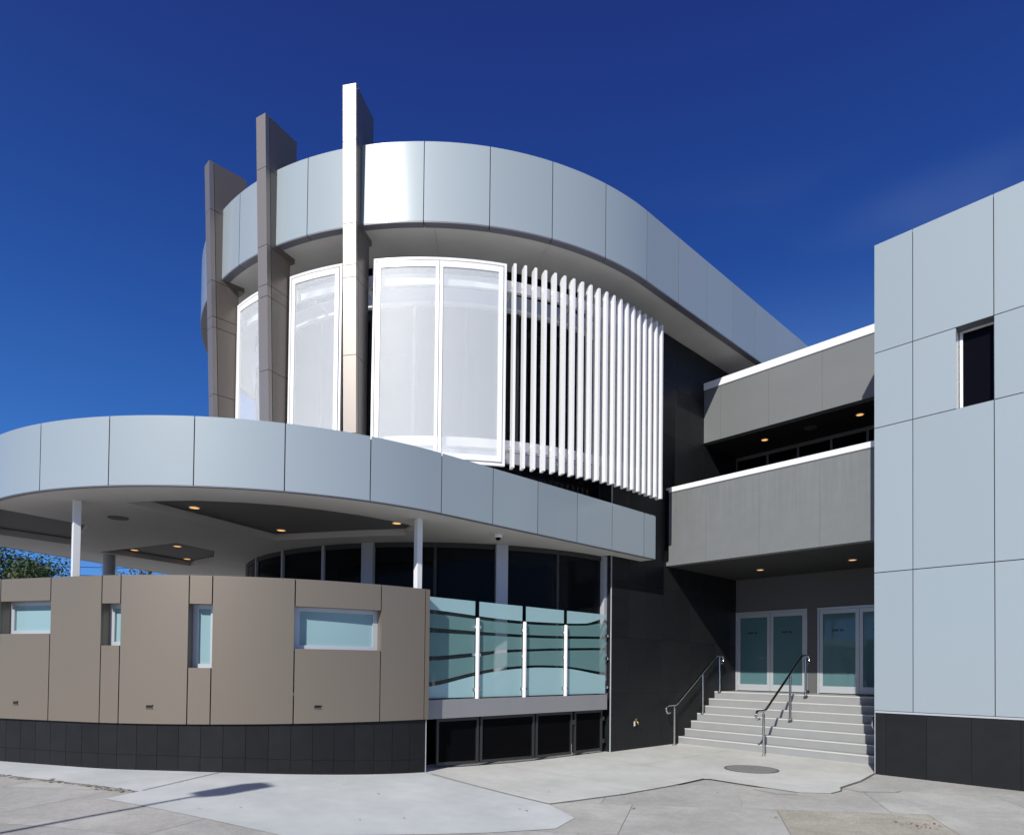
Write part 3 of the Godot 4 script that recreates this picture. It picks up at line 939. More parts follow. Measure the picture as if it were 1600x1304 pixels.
# ---------------------------------------------------------------- bronze terrace wall
func terrace_wall():
	var t = thing("terrace_wall", "curved terrace wall of bronze metal panels on a dark tiled plinth", "wall", Vector3(-8.2, 0.1, -0.6))
	var mx = sa(150.0, BR)
	var Y0 = 0.91
	var Y1 = 2.911
	var j = [-0.06, 0.03, sa(99.36, BR), sa(114.0, BR), sa(126.84, BR), sa(130.5, BR), sa(142.02, BR), sa(145.6, BR), mx + 0.55, mx + 1.52, mx + 2.7, mx + 3.9, mx + 6.2]
	var wins = {2: [1.945, 2.533, "wide"], 4: [1.667, 2.528, "tall"], 6: [1.957, 2.529, "square"], 8: [2.122, 2.589, "wide"]}
	# a dark carrier behind the panels, open where the windows are
	for i in j.size() - 1:
		if not wins.has(i):
			part("backing", cpanel(Mb.new(), BC, BR, j[i] + (0.031 if wins.has(i - 1) else -0.01), j[i + 1] - (0.031 if wins.has(i + 1) else -0.01), Y0 + 0.005, Y1 - 0.02, 0.22, -0.035, mx), M.gap, t)
	for i in j.size() - 1:
		var s0 = j[i] + 0.008
		var s1 = j[i + 1] - 0.008
		if wins.has(i):
			var w = wins[i]
			var top = part("panel", cpanel(Mb.new(), BC, BR, s0, s1, w[1], Y1, 0.22, 0, mx), M.bronze, t)
			part("panel", cpanel(Mb.new(), BC, BR, s0, s1, Y0, w[0], 0.22, 0, mx), M.bronze, t)
			# window set back in the wall
			var d = -0.15
			var fr = Mb.new()
			var x0 = j[i] - 0.05
			var x1 = j[i + 1] + 0.05
			cpanel(fr, BC, BR, x0, x1, w[1] - 0.055, w[1] + 0.03, 0.05, d, mx)
			cpanel(fr, BC, BR, x0, x1, w[0] - 0.03, w[0] + 0.055, 0.05, d, mx)
			cpanel(fr, BC, BR, x0, j[i] + 0.07, w[0] + 0.055, w[1] - 0.055, 0.05, d, mx)
			cpanel(fr, BC, BR, j[i + 1] - 0.07, x1, w[0] + 0.055, w[1] - 0.055, 0.05, d, mx)
			var win = part("window", fr, M.frame, t)
			part("pane", cpanel(Mb.new(), BC, BR, j[i] + 0.07, j[i + 1] - 0.07, w[0] + 0.055, w[1] - 0.055, 0.012, d - 0.03, mx), M.frost_window, win)
			part("reveal", cpanel(Mb.new(), BC, BR, j[i] - 0.03, j[i] - 0.006, w[0], w[1], 0.2, -0.032, mx), M.bronze, win)
			part("reveal", cpanel(Mb.new(), BC, BR, j[i + 1] + 0.006, j[i + 1] + 0.03, w[0], w[1], 0.2, -0.032, mx), M.bronze, win)
		else:
			part("panel", cpanel(Mb.new(), BC, BR, s0, s1, Y0, Y1, 0.03, 0, mx), M.bronzes[i % 3], t)
	part("coping", cpanel(Mb.new(), BC, BR - 0.02, -0.05, j[-1], Y1 - 0.018, Y1 + 0.004, 0.24, -0.012, mx), M.bronze, t)
	var ep = Mb.new()
	ep.box(BC.x + 0.03, Y0, BC.y + BR - 0.26, BC.x + 0.056, Y1, BC.y + BR - 0.03)
	part("end_panel", ep, M.bronze, t)
	# little hooded weep vents in three of the panels
	for s in [sa(110.1, BR), sa(136.6, BR), mx + 1.17]:
		var vt = Mb.new()
		cpanel(vt, BC, BR, s - 0.045, s + 0.045, 1.118, 1.16, 0.03, 0.004, mx)
		var vent = part("vent", vt, M.gap, t)
		var hd = Mb.new()
		cpanel(hd, BC, BR, s - 0.05, s + 0.05, 1.16, 1.168, 0.03, 0.022, mx)
		cpanel(hd, BC, BR, s - 0.05, s + 0.05, 1.110, 1.118, 0.03, 0.012, mx)
		part("hood", hd, M.bronze, vent)
	# tiled plinth
	part("plinth", cpanel(Mb.new(), BC, BR - 0.05, -0.03, j[-1], -0.1, Y0, 0.18, 0, mx), M.grout, t)
	var s = -0.03
	var k = 0
	while s < j[-1] - 0.3:
		var q = pp(BC, BR, s + 0.145, mx)[0]
		var g = gyf(q.x, q.y)
		part("tile", cpanel(Mb.new(), BC, BR - 0.038, s + 0.0025, s + 0.2875, g + 0.21, Y0 - 0.006, 0.014, 0, mx, 0.15), M.tiles[(k * 5) % 4], t)
		part("tile", cpanel(Mb.new(), BC, BR - 0.038, s + 0.0025, s + 0.2875, g - 0.08, g + 0.206, 0.014, 0, mx, 0.15), M.tiles[(k * 3 + 1) % 4], t)
		s += 0.29
		k += 1
	var tr = Mb.new()
	tr.box(BC.x + 0.028, -0.05, BC.y + BR - 0.24, BC.x + 0.04, Y0 - 0.004, BC.y + BR - 0.03)
	part("corner_trim", tr, M.frame, t)

# ---------------------------------------------------------------- balustrade, slab and gates
func curve(pts, x):
	for i in pts.size() - 1:
		if x <= pts[i + 1][0] or i == pts.size() - 2:
			# Catmull-Rom through the neighbours
			var p1 = pts[i]
			var p2 = pts[i + 1]
			var p0 = pts[maxi(i - 1, 0)]
			var p3 = pts[mini(i + 2, pts.size() - 1)]
			var u = (x - p1[0]) / (p2[0] - p1[0])
			return cubic_interpolate(p1[1], p2[1], p0[1], p3[1], u)
	return pts[0][1]

func balustrade():
	var sl = thing("edge_beam", "grey concrete edge beam under the glass balustrade", "beam", Vector3(-3.3, 0.89, -0.15))
	var mb = Mb.new()
	mb.box(BC.x + 0.06, 0.89, -0.32, -1.07, 1.19, 0.015)
	part("beam", mb, M.slab_edge, sl)
	var t = thing("glass_balustrade", "frosted glass balustrade of four panes with clear curved bands", "balustrade", Vector3(-3.3, 1.19, -0.06))
	var bands = [
		[[[-5.46, 2.63], [-3.91, 2.57], [-2.77, 2.575], [-1.64, 2.625], [-1.04, 2.765]], [[-5.46, 2.565], [-3.91, 2.515], [-2.77, 2.525], [-1.64, 2.58], [-1.04, 2.67]]],
		[[[-5.46, 2.34], [-3.9, 2.32], [-2.77, 2.33], [-1.04, 2.38]], [[-5.46, 2.265], [-3.9, 2.268], [-2.77, 2.278], [-1.04, 2.33]]],
		[[[-5.46, 1.885], [-4.5, 1.965], [-3.9, 2.03], [-2.76, 2.09], [-1.04, 2.15]], [[-5.46, 1.815], [-4.5, 1.90], [-3.9, 1.98], [-2.76, 2.045], [-1.04, 2.10]]],
		[[[-5.46, 1.475], [-4.49, 1.64], [-3.89, 1.72], [-3.2, 1.765], [-2.7, 1.77], [-2.16, 1.75], [-1.04, 1.65]], [[-5.46, 1.405], [-4.49, 1.58], [-3.89, 1.67], [-3.2, 1.72], [-2.7, 1.727], [-2.16, 1.71], [-1.04, 1.585]]]]
	var xs = [[-5.60, -4.545], [-4.455, -3.435], [-3.345, -2.325], [-2.235, -1.05]]
	for p in xs:
		var g = Mb.new()
		g.box(p[0], 1.215, -0.072, p[1], 2.835, -0.06)
		var pn = part("pane", g, M.clear_glass, t)
		var n = 18
		for k in 5:
			var fm = Mb.new()
			for i in n:
				var x0 = lerpf(p[0], p[1], float(i) / n)
				var x1 = lerpf(p[0], p[1], float(i + 1) / n)
				var top0 = 2.835 if k == 0 else curve(bands[k - 1][1], x0)
				var top1 = 2.835 if k == 0 else curve(bands[k - 1][1], x1)
				var bot0 = 1.215 if k == 4 else curve(bands[k][0], x0)
				var bot1 = 1.215 if k == 4 else curve(bands[k][0], x1)
				fm.quad(Vector3(x0, bot0, -0.057), Vector3(x1, bot1, -0.057), Vector3(x1, top1, -0.057), Vector3(x0, top0, -0.057), Vector3(0, 0, 1))
			part("frosted_band", fm, M.frost if k == 0 or k == 4 else M.frost_thin, pn)
	for a in [-4.50, -3.39, -2.285]:
		var c = Mb.new()
		c.tube([Vector3(a, 1.19, -0.035), Vector3(a, 2.54, -0.035), Vector3(a, 2.555, -0.035)], [0.035, 0.035, 0.028], 16)
		var po = part("post", c, M.white, t)
		for y in [1.34, 1.93, 2.40]:
			for s in [-1, 1]:
				var k = Mb.new()
				k.box(a + s * 0.03 - 0.028, y - 0.025, -0.082, a + s * 0.03 + 0.028, y + 0.025, -0.046)
				k.box(a + s * 0.065 - 0.02, y - 0.025, -0.082, a + s * 0.065 + 0.02, y + 0.025, -0.046)
				part("clamp", k, M.chrome, po)
	for y in [1.34, 1.93, 2.40]:
		var k = Mb.new()
		k.box(-1.06, y - 0.025, -0.082, -0.935, y + 0.025, -0.046)
		part("wall_clamp", k, M.chrome, t)
	# gates
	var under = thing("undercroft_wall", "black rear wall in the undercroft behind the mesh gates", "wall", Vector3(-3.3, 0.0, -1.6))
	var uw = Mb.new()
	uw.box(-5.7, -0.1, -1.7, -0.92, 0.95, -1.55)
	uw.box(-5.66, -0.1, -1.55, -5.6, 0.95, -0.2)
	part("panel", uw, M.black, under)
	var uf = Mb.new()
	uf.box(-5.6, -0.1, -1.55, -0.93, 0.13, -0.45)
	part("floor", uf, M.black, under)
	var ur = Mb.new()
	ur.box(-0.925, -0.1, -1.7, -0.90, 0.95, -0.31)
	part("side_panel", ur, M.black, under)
	var gt = thing("mesh_gate", "low run of black mesh gates under the grey beam", "gate", Vector3(-3.3, 0.03, -0.1))
	var fr = [[-5.30, -4.415, 0.045], [-4.375, -3.07, 0.03], [-3.025, -2.02, 0.03], [-1.955, -1.10, 0.045]]
	for i in 4:
		var x0 = fr[i][0]
		var x1 = fr[i][1]
		var g0 = gyf(x0, -0.1) + 0.05
		var g1 = gyf(x1, -0.1) + 0.05
		var w = 0.045
		var f = Mb.new()
		f.box(x0, g0, -0.12, x0 + w, 0.875, -0.08); f.box(x1 - w, g1, -0.12, x1, 0.875, -0.08)
		f.box(x0 + w, 0.83, -0.118, x1 - w, 0.873, -0.082)
		f.hexa([Vector3(x0 + w, g0, -0.118), Vector3(x1 - w, g1, -0.118), Vector3(x1 - w, g1, -0.082), Vector3(x0 + w, g0, -0.082), Vector3(x0 + w, g0 + 0.05, -0.118), Vector3(x1 - w, g1 + 0.05, -0.118), Vector3(x1 - w, g1 + 0.05, -0.082), Vector3(x0 + w, g0 + 0.05, -0.082)])
		var lf = part("leaf_frame", f, M.dark_frame, gt)
		var m = Mb.new()
		m.quad(Vector3(x0 + w, g0 + 0.05, -0.1), Vector3(x1 - w, g1 + 0.05, -0.1), Vector3(x1 - w, 0.83, -0.1), Vector3(x0 + w, 0.83, -0.1), Vector3(0, 0, 1), null, null, null, Vector2(x0, g0), Vector2(x1, g1), Vector2(x1, 0.83), Vector2(x0, 0.83))
		part("mesh_panel", m, M.gate_mesh, lf)
	for q in [[-1.985, 0.66, 0.09], [-1.075, 0.70, 0.08], [-1.075, 0.24, 0.08]]:
		var hg = Mb.new()
		hg.box(q[0] - 0.03, q[1] - q[2] / 2, -0.125, q[0] + 0.03, q[1] + q[2] / 2, -0.07)
		part("hinge" if q[0] > -1.5 else "latch", hg, M.dark_frame, gt)
	var bolt = Mb.new()
	bolt.tube([Vector3(-2.05, gyf(-2.05, 0) + 0.005, -0.075), Vector3(-2.05, 0.25, -0.075)], 0.008, 6)
	part("drop_bolt", bolt, M.chrome, gt)

# ---------------------------------------------------------------- bridge parapets, entrance and steps
func parapet(a, y0, y1, cap, joints, m, label):
	var t = thing("bridge_parapet", label, "parapet", Vector3(a, y0, 2.2))
	var e = [0.0] + joints + [4.53]
	for i in e.size() - 1:
		var x0 = e[i] + (0.0018 if i > 0 else 0.004)
		var x1 = e[i + 1] - 0.0018
		var mb = Mb.new()
		mb.box(a + 0.02, y0, x0, a + 0.2, y1, x1)
		mb.quad(Vector3(a, y0, x0), Vector3(a, y0, x1), Vector3(a, y1, x1), Vector3(a, y1, x0), Vector3(-1, 0, 0), null, null, null, Vector2(x0 / 2.4, 1), Vector2(x1 / 2.4, 1), Vector2(x1 / 2.4, 0), Vector2(x0 / 2.4, 0))
		mb.quad(Vector3(a, y0, x0), Vector3(a, y0, x1), Vector3(a + 0.02, y0, x1), Vector3(a + 0.02, y0, x0), Vector3.DOWN)
		mb.quad(Vector3(a, y1, x0), Vector3(a, y1, x1), Vector3(a + 0.02, y1, x1), Vector3(a + 0.02, y1, x0), Vector3.UP)
		mb.quad(Vector3(a, y0, x0), Vector3(a, y1, x0), Vector3(a + 0.02, y1, x0), Vector3(a + 0.02, y0, x0), Vector3(0, 0, -1))
		mb.quad(Vector3(a, y0, x1), Vector3(a, y1, x1), Vector3(a + 0.02, y1, x1), Vector3(a + 0.02, y0, x1), Vector3(0, 0, 1))
		part("panel", mb, m, t)
	var bk = Mb.new()
	bk.box(a + 0.012, y0 + 0.003, 0.0, a + 0.018, y1, 4.53)
	part("joint_backing", bk, M.gap, t)
	var cp = Mb.new()
	cp.box(a - 0.02, y1 + 0.018, 0.004, a + 0.26, cap, 4.53)
	part("cap", cp, M.white, t)
	var dr = Mb.new()
	dr.box(a - 0.008, y1, 0.004, a + 0.2, y1 + 0.018, 4.53)
	part("cap_trim", dr, M.paint_plain, t)
	return t

func entrance():
	var lo = parapet(1.054, 4.08, 5.735, 5.86, [1.0, 2.2, 3.4], M.paint, "lower grey bridge parapet with a white cap, faint water runs below it, over the steps")
	var fl = Mb.new()
	fl.box(1.004, 4.2, 0.002, 1.05, 5.80, 0.07)
	part("flashing", fl, M.black, lo)
	parapet(2.653, 7.30, 8.585, 8.775, [0.45, 1.64, 2.82], M.paint_plain, "upper grey bridge parapet with a white cap, above the open walkway")
	var w = thing("bridge_walkway", "dark open walkway between the two parapets with a row of black windows", "walkway", Vector3(3.6, 4.08, 2.2))
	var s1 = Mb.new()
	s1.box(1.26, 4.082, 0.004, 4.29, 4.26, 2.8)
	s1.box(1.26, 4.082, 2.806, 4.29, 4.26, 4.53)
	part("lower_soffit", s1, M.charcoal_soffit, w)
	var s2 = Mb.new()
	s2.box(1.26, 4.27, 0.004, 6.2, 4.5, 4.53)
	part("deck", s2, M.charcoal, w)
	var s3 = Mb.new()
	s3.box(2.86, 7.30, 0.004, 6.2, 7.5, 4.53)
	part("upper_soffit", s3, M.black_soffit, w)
	var s4 = Mb.new()
	s4.box(2.86, 8.4, 0.004, 6.2, 8.5, 4.53)
	part("roof", s4, M.charcoal, w)
	var iw = Mb.new()
	iw.box(4.36, 4.5, 0.004, 4.6, 7.295, 4.53)
	part("rear_wall", iw, M.black, w)
	var hb = Mb.new()
	hb.box(4.28, 7.21, 0.004, 4.34, 7.295, 4.53)
	part("window_head", hb, M.mullion, w)
	var bs = [0.004, 0.85, 1.62, 2.40, 3.19, 3.97, 4.53]
	for i in bs.size() - 1:
		var wf = Mb.new()
		wf.box(4.27, 4.5, bs[i] - (0.0 if i == 0 else 0.025), 4.33, 7.21, bs[i] + 0.025)
		var win = part("window", wf, M.mullion, w)
		var pn = Mb.new()
		pn.box(4.30, 4.5, bs[i] + 0.026, 4.31, 7.205, bs[i + 1] - 0.026)
		part("pane", pn, M.black_glass, win)
	# entrance wall with its doors
	var e = thing("entrance_wall", "dark recessed entrance wall with two double doors of frosted glass at the top of the steps", "entrance", Vector3(4.3, 1.19, 2.2))
	var wl = Mb.new()
	wl.box(4.295, 3.24, 0.002, 4.5, 4.08, 4.54)
	wl.box(4.295, 1.19, 1.853, 4.5, 3.24, 2.075)
	wl.box(4.295, 1.19, 3.94, 4.5, 3.24, 4.54)
	wl.box(4.46, 1.19, 0.002, 4.5, 3.24, 4.54)
	part("wall", wl, M.charcoal, e)
	for d in [[0.0, 1.85], [2.08, 3.935]]:
		var f = Mb.new()
		f.box(4.285, 1.195, d[0] + 0.004, 4.36, 3.232, d[0] + 0.045)
		f.box(4.285, 1.195, d[1] - 0.045, 4.36, 3.232, d[1] - 0.004)
		f.box(4.285, 3.18, d[0] + 0.045, 4.36, 3.232, d[1] - 0.045)
		var dd = part("double_door", f, M.frame, e)
		var mid = (d[0] + d[1]) / 2
		for q in [[d[0] + 0.05, mid - 0.004, 1], [mid + 0.004, d[1] - 0.05, -1]]:
			var lf = Mb.new()
			lf.box(4.295, 1.21, q[0], 4.335, 3.175, q[0] + 0.075)
			lf.box(4.295, 1.21, q[1] - 0.075, 4.335, 3.175, q[1])
			lf.box(4.296, 3.08, q[0] + 0.075, 4.334, 3.175, q[1] - 0.075)
			lf.box(4.296, 1.21, q[0] + 0.075, 4.334, 1.37, q[1] - 0.075)
			part("leaf_frame", lf, M.frame, dd)
			var gl = Mb.new()
			gl.box(4.31, 1.37, q[0] + 0.075, 4.32, 3.08, q[1] - 0.075)
			part("pane", gl, M.frost_door, dd)
			var hd = Mb.new()
			var hz = (q[0] + q[1]) / 2 - 0.02
			hd.lathe(Vector3(4.302, 2.135, hz), [[0.0, -0.012], [0.012, -0.008], [0.014, 0.0], [0.012, 0.008], [0.0, 0.012]], 10)
			part("lock", hd, M.chrome, dd)
			# dark lettering on the glass, too soft in the photograph to read: two short rows of strokes
			var tx = Mb.new()
			var rng = RandomNumberGenerator.new()
			rng.seed = 5
			var zz = hz - 0.13
			for c in 9:
				if c != 5:
					tx.box(4.307, 2.66, zz, 4.3095, 2.66 + rng.randf_range(0.035, 0.055), zz + 0.02)
				zz += 0.029
			part("lettering", tx, M.letter, dd)
		for y in [1.4, 2.2, 3.0]:
			for b in [d[0] + 0.05, d[1] - 0.05]:
				var hg = Mb.new()
				hg.tube([Vector3(4.282, y - 0.05, b), Vector3(4.282, y + 0.05, b)], 0.009, 8)
				part("hinge", hg, M.frame, dd)

func steps():
	var t = thing("entrance_steps", "flight of seven pale concrete steps up to the glass doors", "steps", Vector3(2.4, 0, 2.2))
	for k in 7:
		var y = 0.17 * (k + 1)
		var a0 = 1.60 + 0.271 * k
		var a1 = a0 + 0.271 if k < 6 else 4.46
		var sk = 0.04
		var b1 = 4.525
		var e1 = a1 - sk * b1 if k < 6 else a1
		var mb = Mb.new()
		mb.hexa([Vector3(a0, -0.05, 0.003), Vector3(a1, -0.05, 0.003), Vector3(e1, -0.05, b1), Vector3(a0 - sk * b1, -0.05, b1), Vector3(a0, y, 0.003), Vector3(a1, y, 0.003), Vector3(e1, y, b1), Vector3(a0 - sk * b1, y, b1)])
		var st = part("step", mb, M.step, t)
		var no = Mb.new()
		no.hexa([Vector3(a0 - 0.004, y - 0.022, 0.003), Vector3(a0 + 0.05, y - 0.022, 0.003), Vector3(a0 + 0.05 - sk * b1, y - 0.022, b1), Vector3(a0 - 0.004 - sk * b1, y - 0.022, b1), Vector3(a0 - 0.004, y + 0.003, 0.003), Vector3(a0 + 0.05, y + 0.003, 0.003), Vector3(a0 + 0.05 - sk * b1, y + 0.003, b1), Vector3(a0 - 0.004 - sk * b1, y + 0.003, b1)])
		part("nosing", no, M.nosing, st)

func arc3(c, r, a0, a1, n, b):       # points of a bend in the upright plane along a
	var out = []
	for i in n + 1:
		var w = lerpf(a0, a1, float(i) / n)
		out.append(Vector3(c.x + cos(w) * r, c.y + sin(w) * r, b))
	return out

func handrail(b, sh, label):
	var t = thing("handrail", label, "handrail", Vector3(2.2 + sh, 0, b), "steel handrails on the entrance steps")
	var r = 0.024
	var pts = []
	# lower end: a tail curled back under, then level, then up the flight, level again and curled under
	pts += [Vector3(1.02 + sh, 0.755, b), Vector3(0.98 + sh, 0.745, b)]
	pts += arc3(Vector2(0.945 + sh, 0.825), 0.085, -1.15, -PI, 5, b)
	pts += arc3(Vector2(0.945 + sh, 0.825), 0.085, -PI - 0.35, -1.5 * PI, 4, b)
	pts += [Vector3(1.05 + sh, 0.912, b), Vector3(1.22 + sh, 0.914, b), Vector3(1.30 + sh, 0.935, b)]
	pts += [Vector3(2.99 + sh, 2.035, b), Vector3(3.07 + sh, 2.065, b), Vector3(3.28 + sh, 2.068, b)]
	pts += arc3(Vector2(3.30 + sh, 1.985), 0.083, PI / 2 - 0.3, -PI / 2 + 0.2, 8, b)
	pts += [Vector3(3.25 + sh, 1.905, b)]
	var mb = Mb.new()
	mb.tube(pts, r, 14)
	part("rail", mb, M.chrome, t)
	for p in [[1.19, 0.0, 0.905], [2.41, 0.68, 1.655], [3.2, 1.19, 2.06]]:
		var m = Mb.new()
		m.tube([Vector3(p[0] + sh, p[1], b), Vector3(p[0] + sh, p[2] - 0.05, b)], 0.024, 14)
		m.tube([Vector3(p[0] + sh, p[2] - 0.05, b), Vector3(p[0] + sh, p[2] - 0.01, b)], 0.011, 8)
		var po = part("post", m, M.chrome, t)
		var fl = Mb.new()
		fl.lathe(Vector3(p[0] + sh, p[1], b), [[0.05, 0.004], [0.048, 0.012], [0.026, 0.016]], 16)
		part("base_flange", fl, M.chrome, po)
	return t

# ---------------------------------------------------------------- right-hand wing
func wing():
	var A = 0.426
	var B = 4.545
	var t = thing("panelled_wing", "right-hand wing clad in large pale silver panels on a dark tiled plinth", "building", Vector3(A + 4.0, 0, B + 3.5))
	var rows = [1.06, 3.393, 5.861, 7.15, 9.02]
	var cols = [B, 5.12, 6.205, 7.29, 8.375, 9.46, 10.545]
	var core = Mb.new()
	core.box(A + 0.27, 1.02, B + 0.03, 8.0, 8.95, 10.5)
	part("core", core, M.room, t)
	var bk = Mb.new()
	bk.box(A + 0.035, 1.03, B + 0.02, A + 0.2, 5.85, 10.5)
	bk.box(A + 0.035, 7.16, B + 0.02, A + 0.2, 8.98, 10.5)
	bk.box(A + 0.035, 5.85, B + 0.02, A + 0.2, 7.16, 5.715)
	bk.box(A + 0.035, 5.85, 6.205, A + 0.2, 7.16, 10.5)
	part("backing", bk, M.gap, t)
	for r in 4:
		for c in 6:
			var y0 = rows[r] + 0.007
			var y1 = rows[r + 1] - (0.007 if r < 3 else 0.0)
			var b0 = cols[c] + (0.006 if c > 0 else 0.0)
			var b1 = cols[c + 1] - 0.006
			if r == 2 and c == 1: b1 = 5.717
			var mb = Mb.new()
			mb.box(A, y0, b0, A + (0.03 if not (r == 2 and c == 1) else 0.2), y1, b1)
			part("panel", mb, M.silvers[(r * 2 + c) % 3], t)
	# side facing the steps
	for r in 4:
		var mb = Mb.new()
		mb.box(A + 0.038, rows[r] + 0.007, B, 4.29, rows[r + 1] - 0.007, B + 0.02)
		part("side_panel", mb, M.silver, t)
	var rest = Mb.new()
	rest.box(4.3, 0.0, B, 8.0, 9.0, B + 0.02)
	part("rear_side", rest, M.charcoal, t)
	# the window: set back, white frame, dark glass
	var fr = Mb.new()
	fr.box(A + 0.20, 5.87, 5.725, A + 0.26, 7.145, 5.765)
	fr.box(A + 0.20, 7.12, 5.765, A + 0.26, 7.145, 6.197)
	fr.box(A + 0.20, 5.87, 5.765, A + 0.26, 5.90, 6.197)
	fr.box(A + 0.20, 5.90, 6.17, A + 0.26, 7.12, 6.197)
	var win = part("window", fr, M.white, t)
	var pn = Mb.new()
	pn.box(A + 0.23, 5.90, 5.765, A + 0.24, 7.12, 6.17)
	part("pane", pn, M.black_glass, win)
	for y in [[7.143, 7.150], [5.862, 5.868]]:
		var hd = Mb.new()
		hd.box(A + 0.032, y[0], 5.717, A + 0.2, y[1], 6.197)
		part("reveal", hd, M.silver_edge, win)
	var cap = Mb.new()
	cap.box(A + 0.03, 8.985, B + 0.02, 8.0, 9.015, 10.5)
	part("parapet_cap", cap, M.silver, t)
	# plinth
	var pc = Mb.new()
	pc.box(A + 0.03, -0.1, B + 0.03, A + 0.2, 1.02, 10.5)
	pc.box(A + 0.2, -0.1, B + 0.03, 8.0, 1.02, B + 0.2)
	part("plinth", pc, M.grout, t)
	var x = B + 0.012
	var ws = [0.16, 0.59, 0.6, 0.6, 0.6, 0.6, 0.6, 0.6, 0.6, 0.6]
	for i in ws.size():
		var mb = Mb.new()
		mb.box(A + 0.012, -0.08, x + 0.002, A + 0.03, 1.025, x + ws[i] - 0.002)
		part("tile", mb, M.tiles[(i * 3 + 1) % 4], t)
		x += ws[i]
	for i in 6:
		var mb = Mb.new()
		mb.box(A + 0.04 + i * 0.6, -0.05, B + 0.012, A + 0.636 + i * 0.6, 1.025, B + 0.03)
		part("side_tile", mb, M.tiles[i % 4], t)
	var tr = Mb.new()
	tr.box(A + 0.004, 1.028, B + 0.004, A + 0.04, 1.058, 10.5)
	tr.box(A + 0.004, -0.06, B + 0.002, A + 0.016, 1.026, B + 0.012)
	part("trim", tr, M.frame, t)

# ---------------------------------------------------------------- small things
func small_things():
	# tap on the tiled wall
	var t = thing("garden_tap", "small brass tap with a white tag on the charcoal tiled wall", "tap", Vector3(-0.12, 0.58, 0.0))
	var b = Mb.new()
	b.tube([Vector3(-0.12, 0.60, 0.0), Vector3(-0.12, 0.60, 0.075), Vector3(-0.12, 0.575, 0.10), Vector3(-0.12, 0.54, 0.105)], 0.014, 10)
	b.tube([Vector3(-0.12, 0.60, 0.05), Vector3(-0.12, 0.65, 0.05)], 0.008, 8)
	part("body", b, M.brass, t)
	var hd = Mb.new()
	hd.box(-0.155, 0.648, 0.043, -0.085, 0.658, 0.057)
	part("handle", hd, M.brass, t)
	var tg = Mb.new()
	tg.box(-0.20, 0.505, 0.050, -0.155, 0.60, 0.056)
	part("tag", tg, M.tag, t)
	var wr = Mb.new()
	wr.tube([Vector3(-0.178, 0.60, 0.053), Vector3(-0.15, 0.622, 0.053), Vector3(-0.12, 0.615, 0.053)], 0.004, 6)
	part("tie", wr, M.brass, t)
	# manhole
	var c = Vector3(-0.84, 0.012, 3.0)
	var m = thing("manhole_cover", "round grey manhole cover set in the concrete before the steps", "manhole cover", c)
	var d = Mb.new()
	d.lathe(c, [[0.41, -0.006], [0.41, 0.004], [0.395, 0.006], [0.0, 0.006]], 40)
	part("lid", d, M.iron, m)
	var rg = Mb.new()
	rg.lathe(c, [[0.45, -0.006], [0.45, 0.002], [0.42, 0.002], [0.418, -0.006]], 40)
	part("ring", rg, M.joint, m)
	var kh = Mb.new()
	kh.box(c.x - 0.03, 0.0175, c.z - 0.012, c.x + 0.03, 0.0195, c.z + 0.012)
	part("key_slot", kh, M.joint, m)
	# lamp post outside the frame on the left; its shadow crosses the pavement
	var lp = Vector3(-15.75, gyf(-15.75, 3.42), 3.42)
	var l = thing("lamp_post", "slim lamp post at the kerb whose shadow falls across the pavement", "lamp post", lp)
	var po = Mb.new()
	po.tube([lp, lp + Vector3(0, 5.0, 0)], [0.045, 0.028], 12)
	part("pole", po, M.dark_frame, l)
	var ln = Mb.new()
	ln.bevel(lp.x - 0.15, lp.y + 4.98, lp.z - 0.15, lp.x + 0.15, lp.y + 5.46, lp.z + 0.15, 0.03)
	part("lantern", ln, M.column, l)
	var rng = RandomNumberGenerator.new()
	rng.seed = 9
	var lv = Mb.new()
	for i in 46:
		var q
		if i < 26: q = Vector2(4.6, -7.15) + Vector2(rng.randfn() * 0.16, rng.randfn() * 0.10)
		else: q = Vector2(rng.randf_range(-4.5, 4.5), rng.randf_range(-9.0, -6.6))
		var w = rng.randf() * TAU
		var z = rng.randf_range(0.010, 0.028)
		var x = Vector3(cos(w), rng.randf_range(-0.2, 0.2), sin(w)) * z
		var y2 = Vector3(-sin(w), rng.randf_range(-0.2, 0.2), cos(w)) * z * 0.55
		var c0 = Vector3(q.x, gy(q.x) + 0.014, q.y)
		lv.quad(c0 - x, c0 - y2, c0 + x, c0 + y2, Vector3.UP)
	var leaves = single("dry_leaves", lv, M.dry, "few dry orange-brown leaves scattered on the footpath", "leaves", "", false)
	leaves.set_meta("kind", "stuff")
	# wires beyond the terrace
	var hs = [[7.95, 7.75, "uppermost of the thin overhead wires behind the terrace"], [7.42, 7.25, "middle one of the thin overhead wires behind the terrace"], [7.12, 7.02, "lowest of the thin overhead wires behind the terrace"]]
	for h in hs:
		var w = Mb.new()
		var p = []
		for i in 21:
			var k = i / 20.0
			p.append(Vector3(lerpf(-75, 10, k), lerpf(h[0] + 0.5, h[1] - 0.3, k) - 0.5 * sin(PI * k) + 0.35, -40))
		w.tube(p, 0.018, 5)
		single("overhead_wire", w, M.black, h[2], "wire", "overhead wires behind the terrace", false)

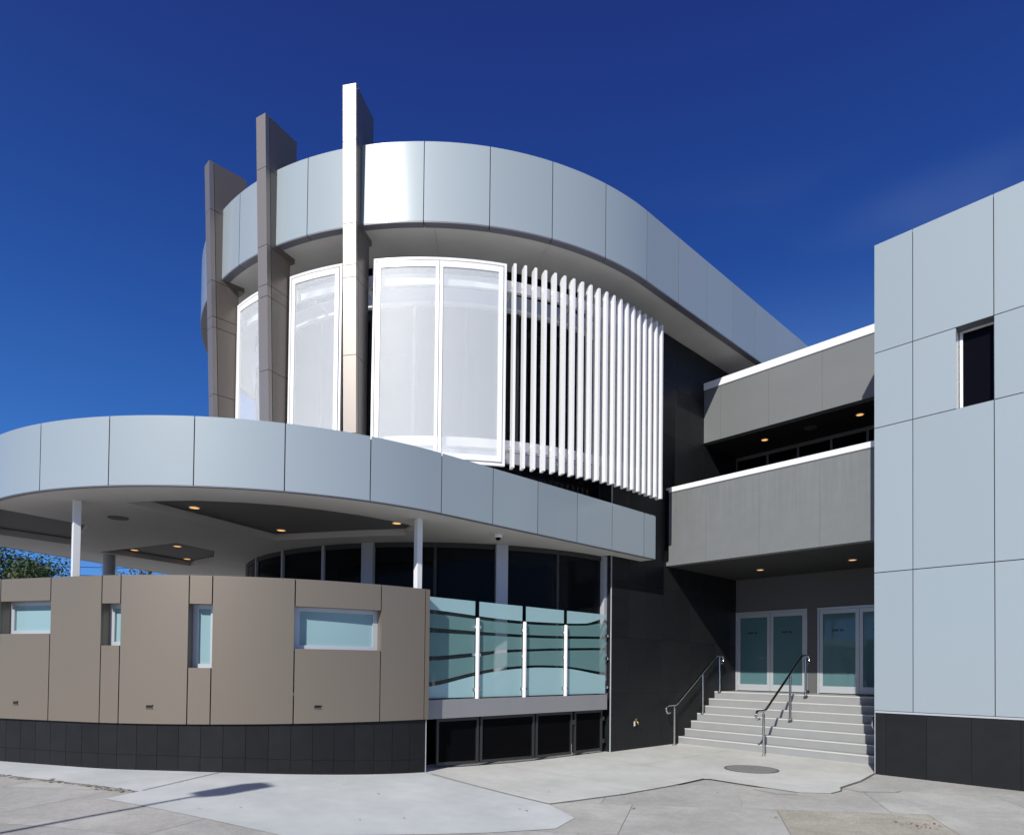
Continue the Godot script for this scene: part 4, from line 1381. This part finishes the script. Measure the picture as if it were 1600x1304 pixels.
func tree(at, h, r, n, m, sd, label, sparse = 1.0):
	var t = thing("tree", label, "tree", at, "", false)
	var rng = RandomNumberGenerator.new()
	rng.seed = sd
	var tr = Mb.new()
	tr.tube([at + Vector3(0, -0.2, 0), at + Vector3(0.1, h * 0.25, 0), at + Vector3(-0.1, h * 0.5, 0.1), at + Vector3(0, h * 0.75, 0)], [0.3, 0.22, 0.15, 0.06], 9)
	part("trunk", tr, M.bark, t)
	var lm = Mb.new()
	var clumps = []
	for i in 46:
		var d = Vector3(rng.randfn(), rng.randfn() * 0.8, rng.randfn()).normalized()
		var e = at + Vector3(0, h - r * 0.95, 0) + Vector3(d.x * r, d.y * r * 0.82, d.z * r) * rng.randf_range(0.55, 1.0)
		clumps.append([e, rng.randf_range(0.35, 0.8) * r * 0.42])
		if i % 2 == 0: lm.tube([at + Vector3(0, h * rng.randf_range(0.25, 0.6), 0), at.lerp(e, 0.6) + Vector3(0, h * 0.12, 0), e], [0.09, 0.05, 0.015], 5)
	part("limb", lm, M.bark, t)
	var cr = Mb.new()
	for i in n:
		var c = clumps[rng.randi() % clumps.size()]
		var d = Vector3(rng.randfn(), rng.randfn(), rng.randfn()).normalized()
		var p = c[0] + d * c[1] * pow(rng.randf(), 0.45) * sparse
		var nn = (d + Vector3(rng.randfn(), rng.randfn() + 0.5, rng.randfn()) * 0.6).normalized()
		var x = nn.cross(Vector3(rng.randfn(), rng.randfn(), rng.randfn())).normalized()
		var y = nn.cross(x)
		var s = rng.randf_range(0.06, 0.13)
		cr.quad(p - x * s, p - y * s * 0.45, p + x * s, p + y * s * 0.45, nn)
	part("crown", cr, m, t)

func _ready():
	setup()
	materials()
	ground()
	upper_storey()
	tiled_wall()
	terrace_room()
	wing()
	entrance()
	steps()
	canopy()
	terrace_wall()
	balustrade()
	fins()
	screens()
	louvres()
	posts()
	ceiling_fittings()
	handrail(0.15, 0.0, "steel handrail beside the charcoal tiled wall on the left of the steps")
	handrail(2.32, -0.15, "steel handrail up the middle of the steps, its shadow on the treads")
	handrail(4.40, -0.06, "steel handrail along the side of the right-hand wing, mostly hidden by its corner")
	small_things()
	tree(Vector3(-26.3, 0, -30), 8.6, 5.2, 42000, M.leaf, 31, "dense dark green tree at the left, behind the terrace")
	tree(Vector3(-20.3, 0, -36), 7.4, 2.8, 6000, M.leaf2, 32, "thin open-crowned tree just visible under the canopy behind the rear column", 1.2)
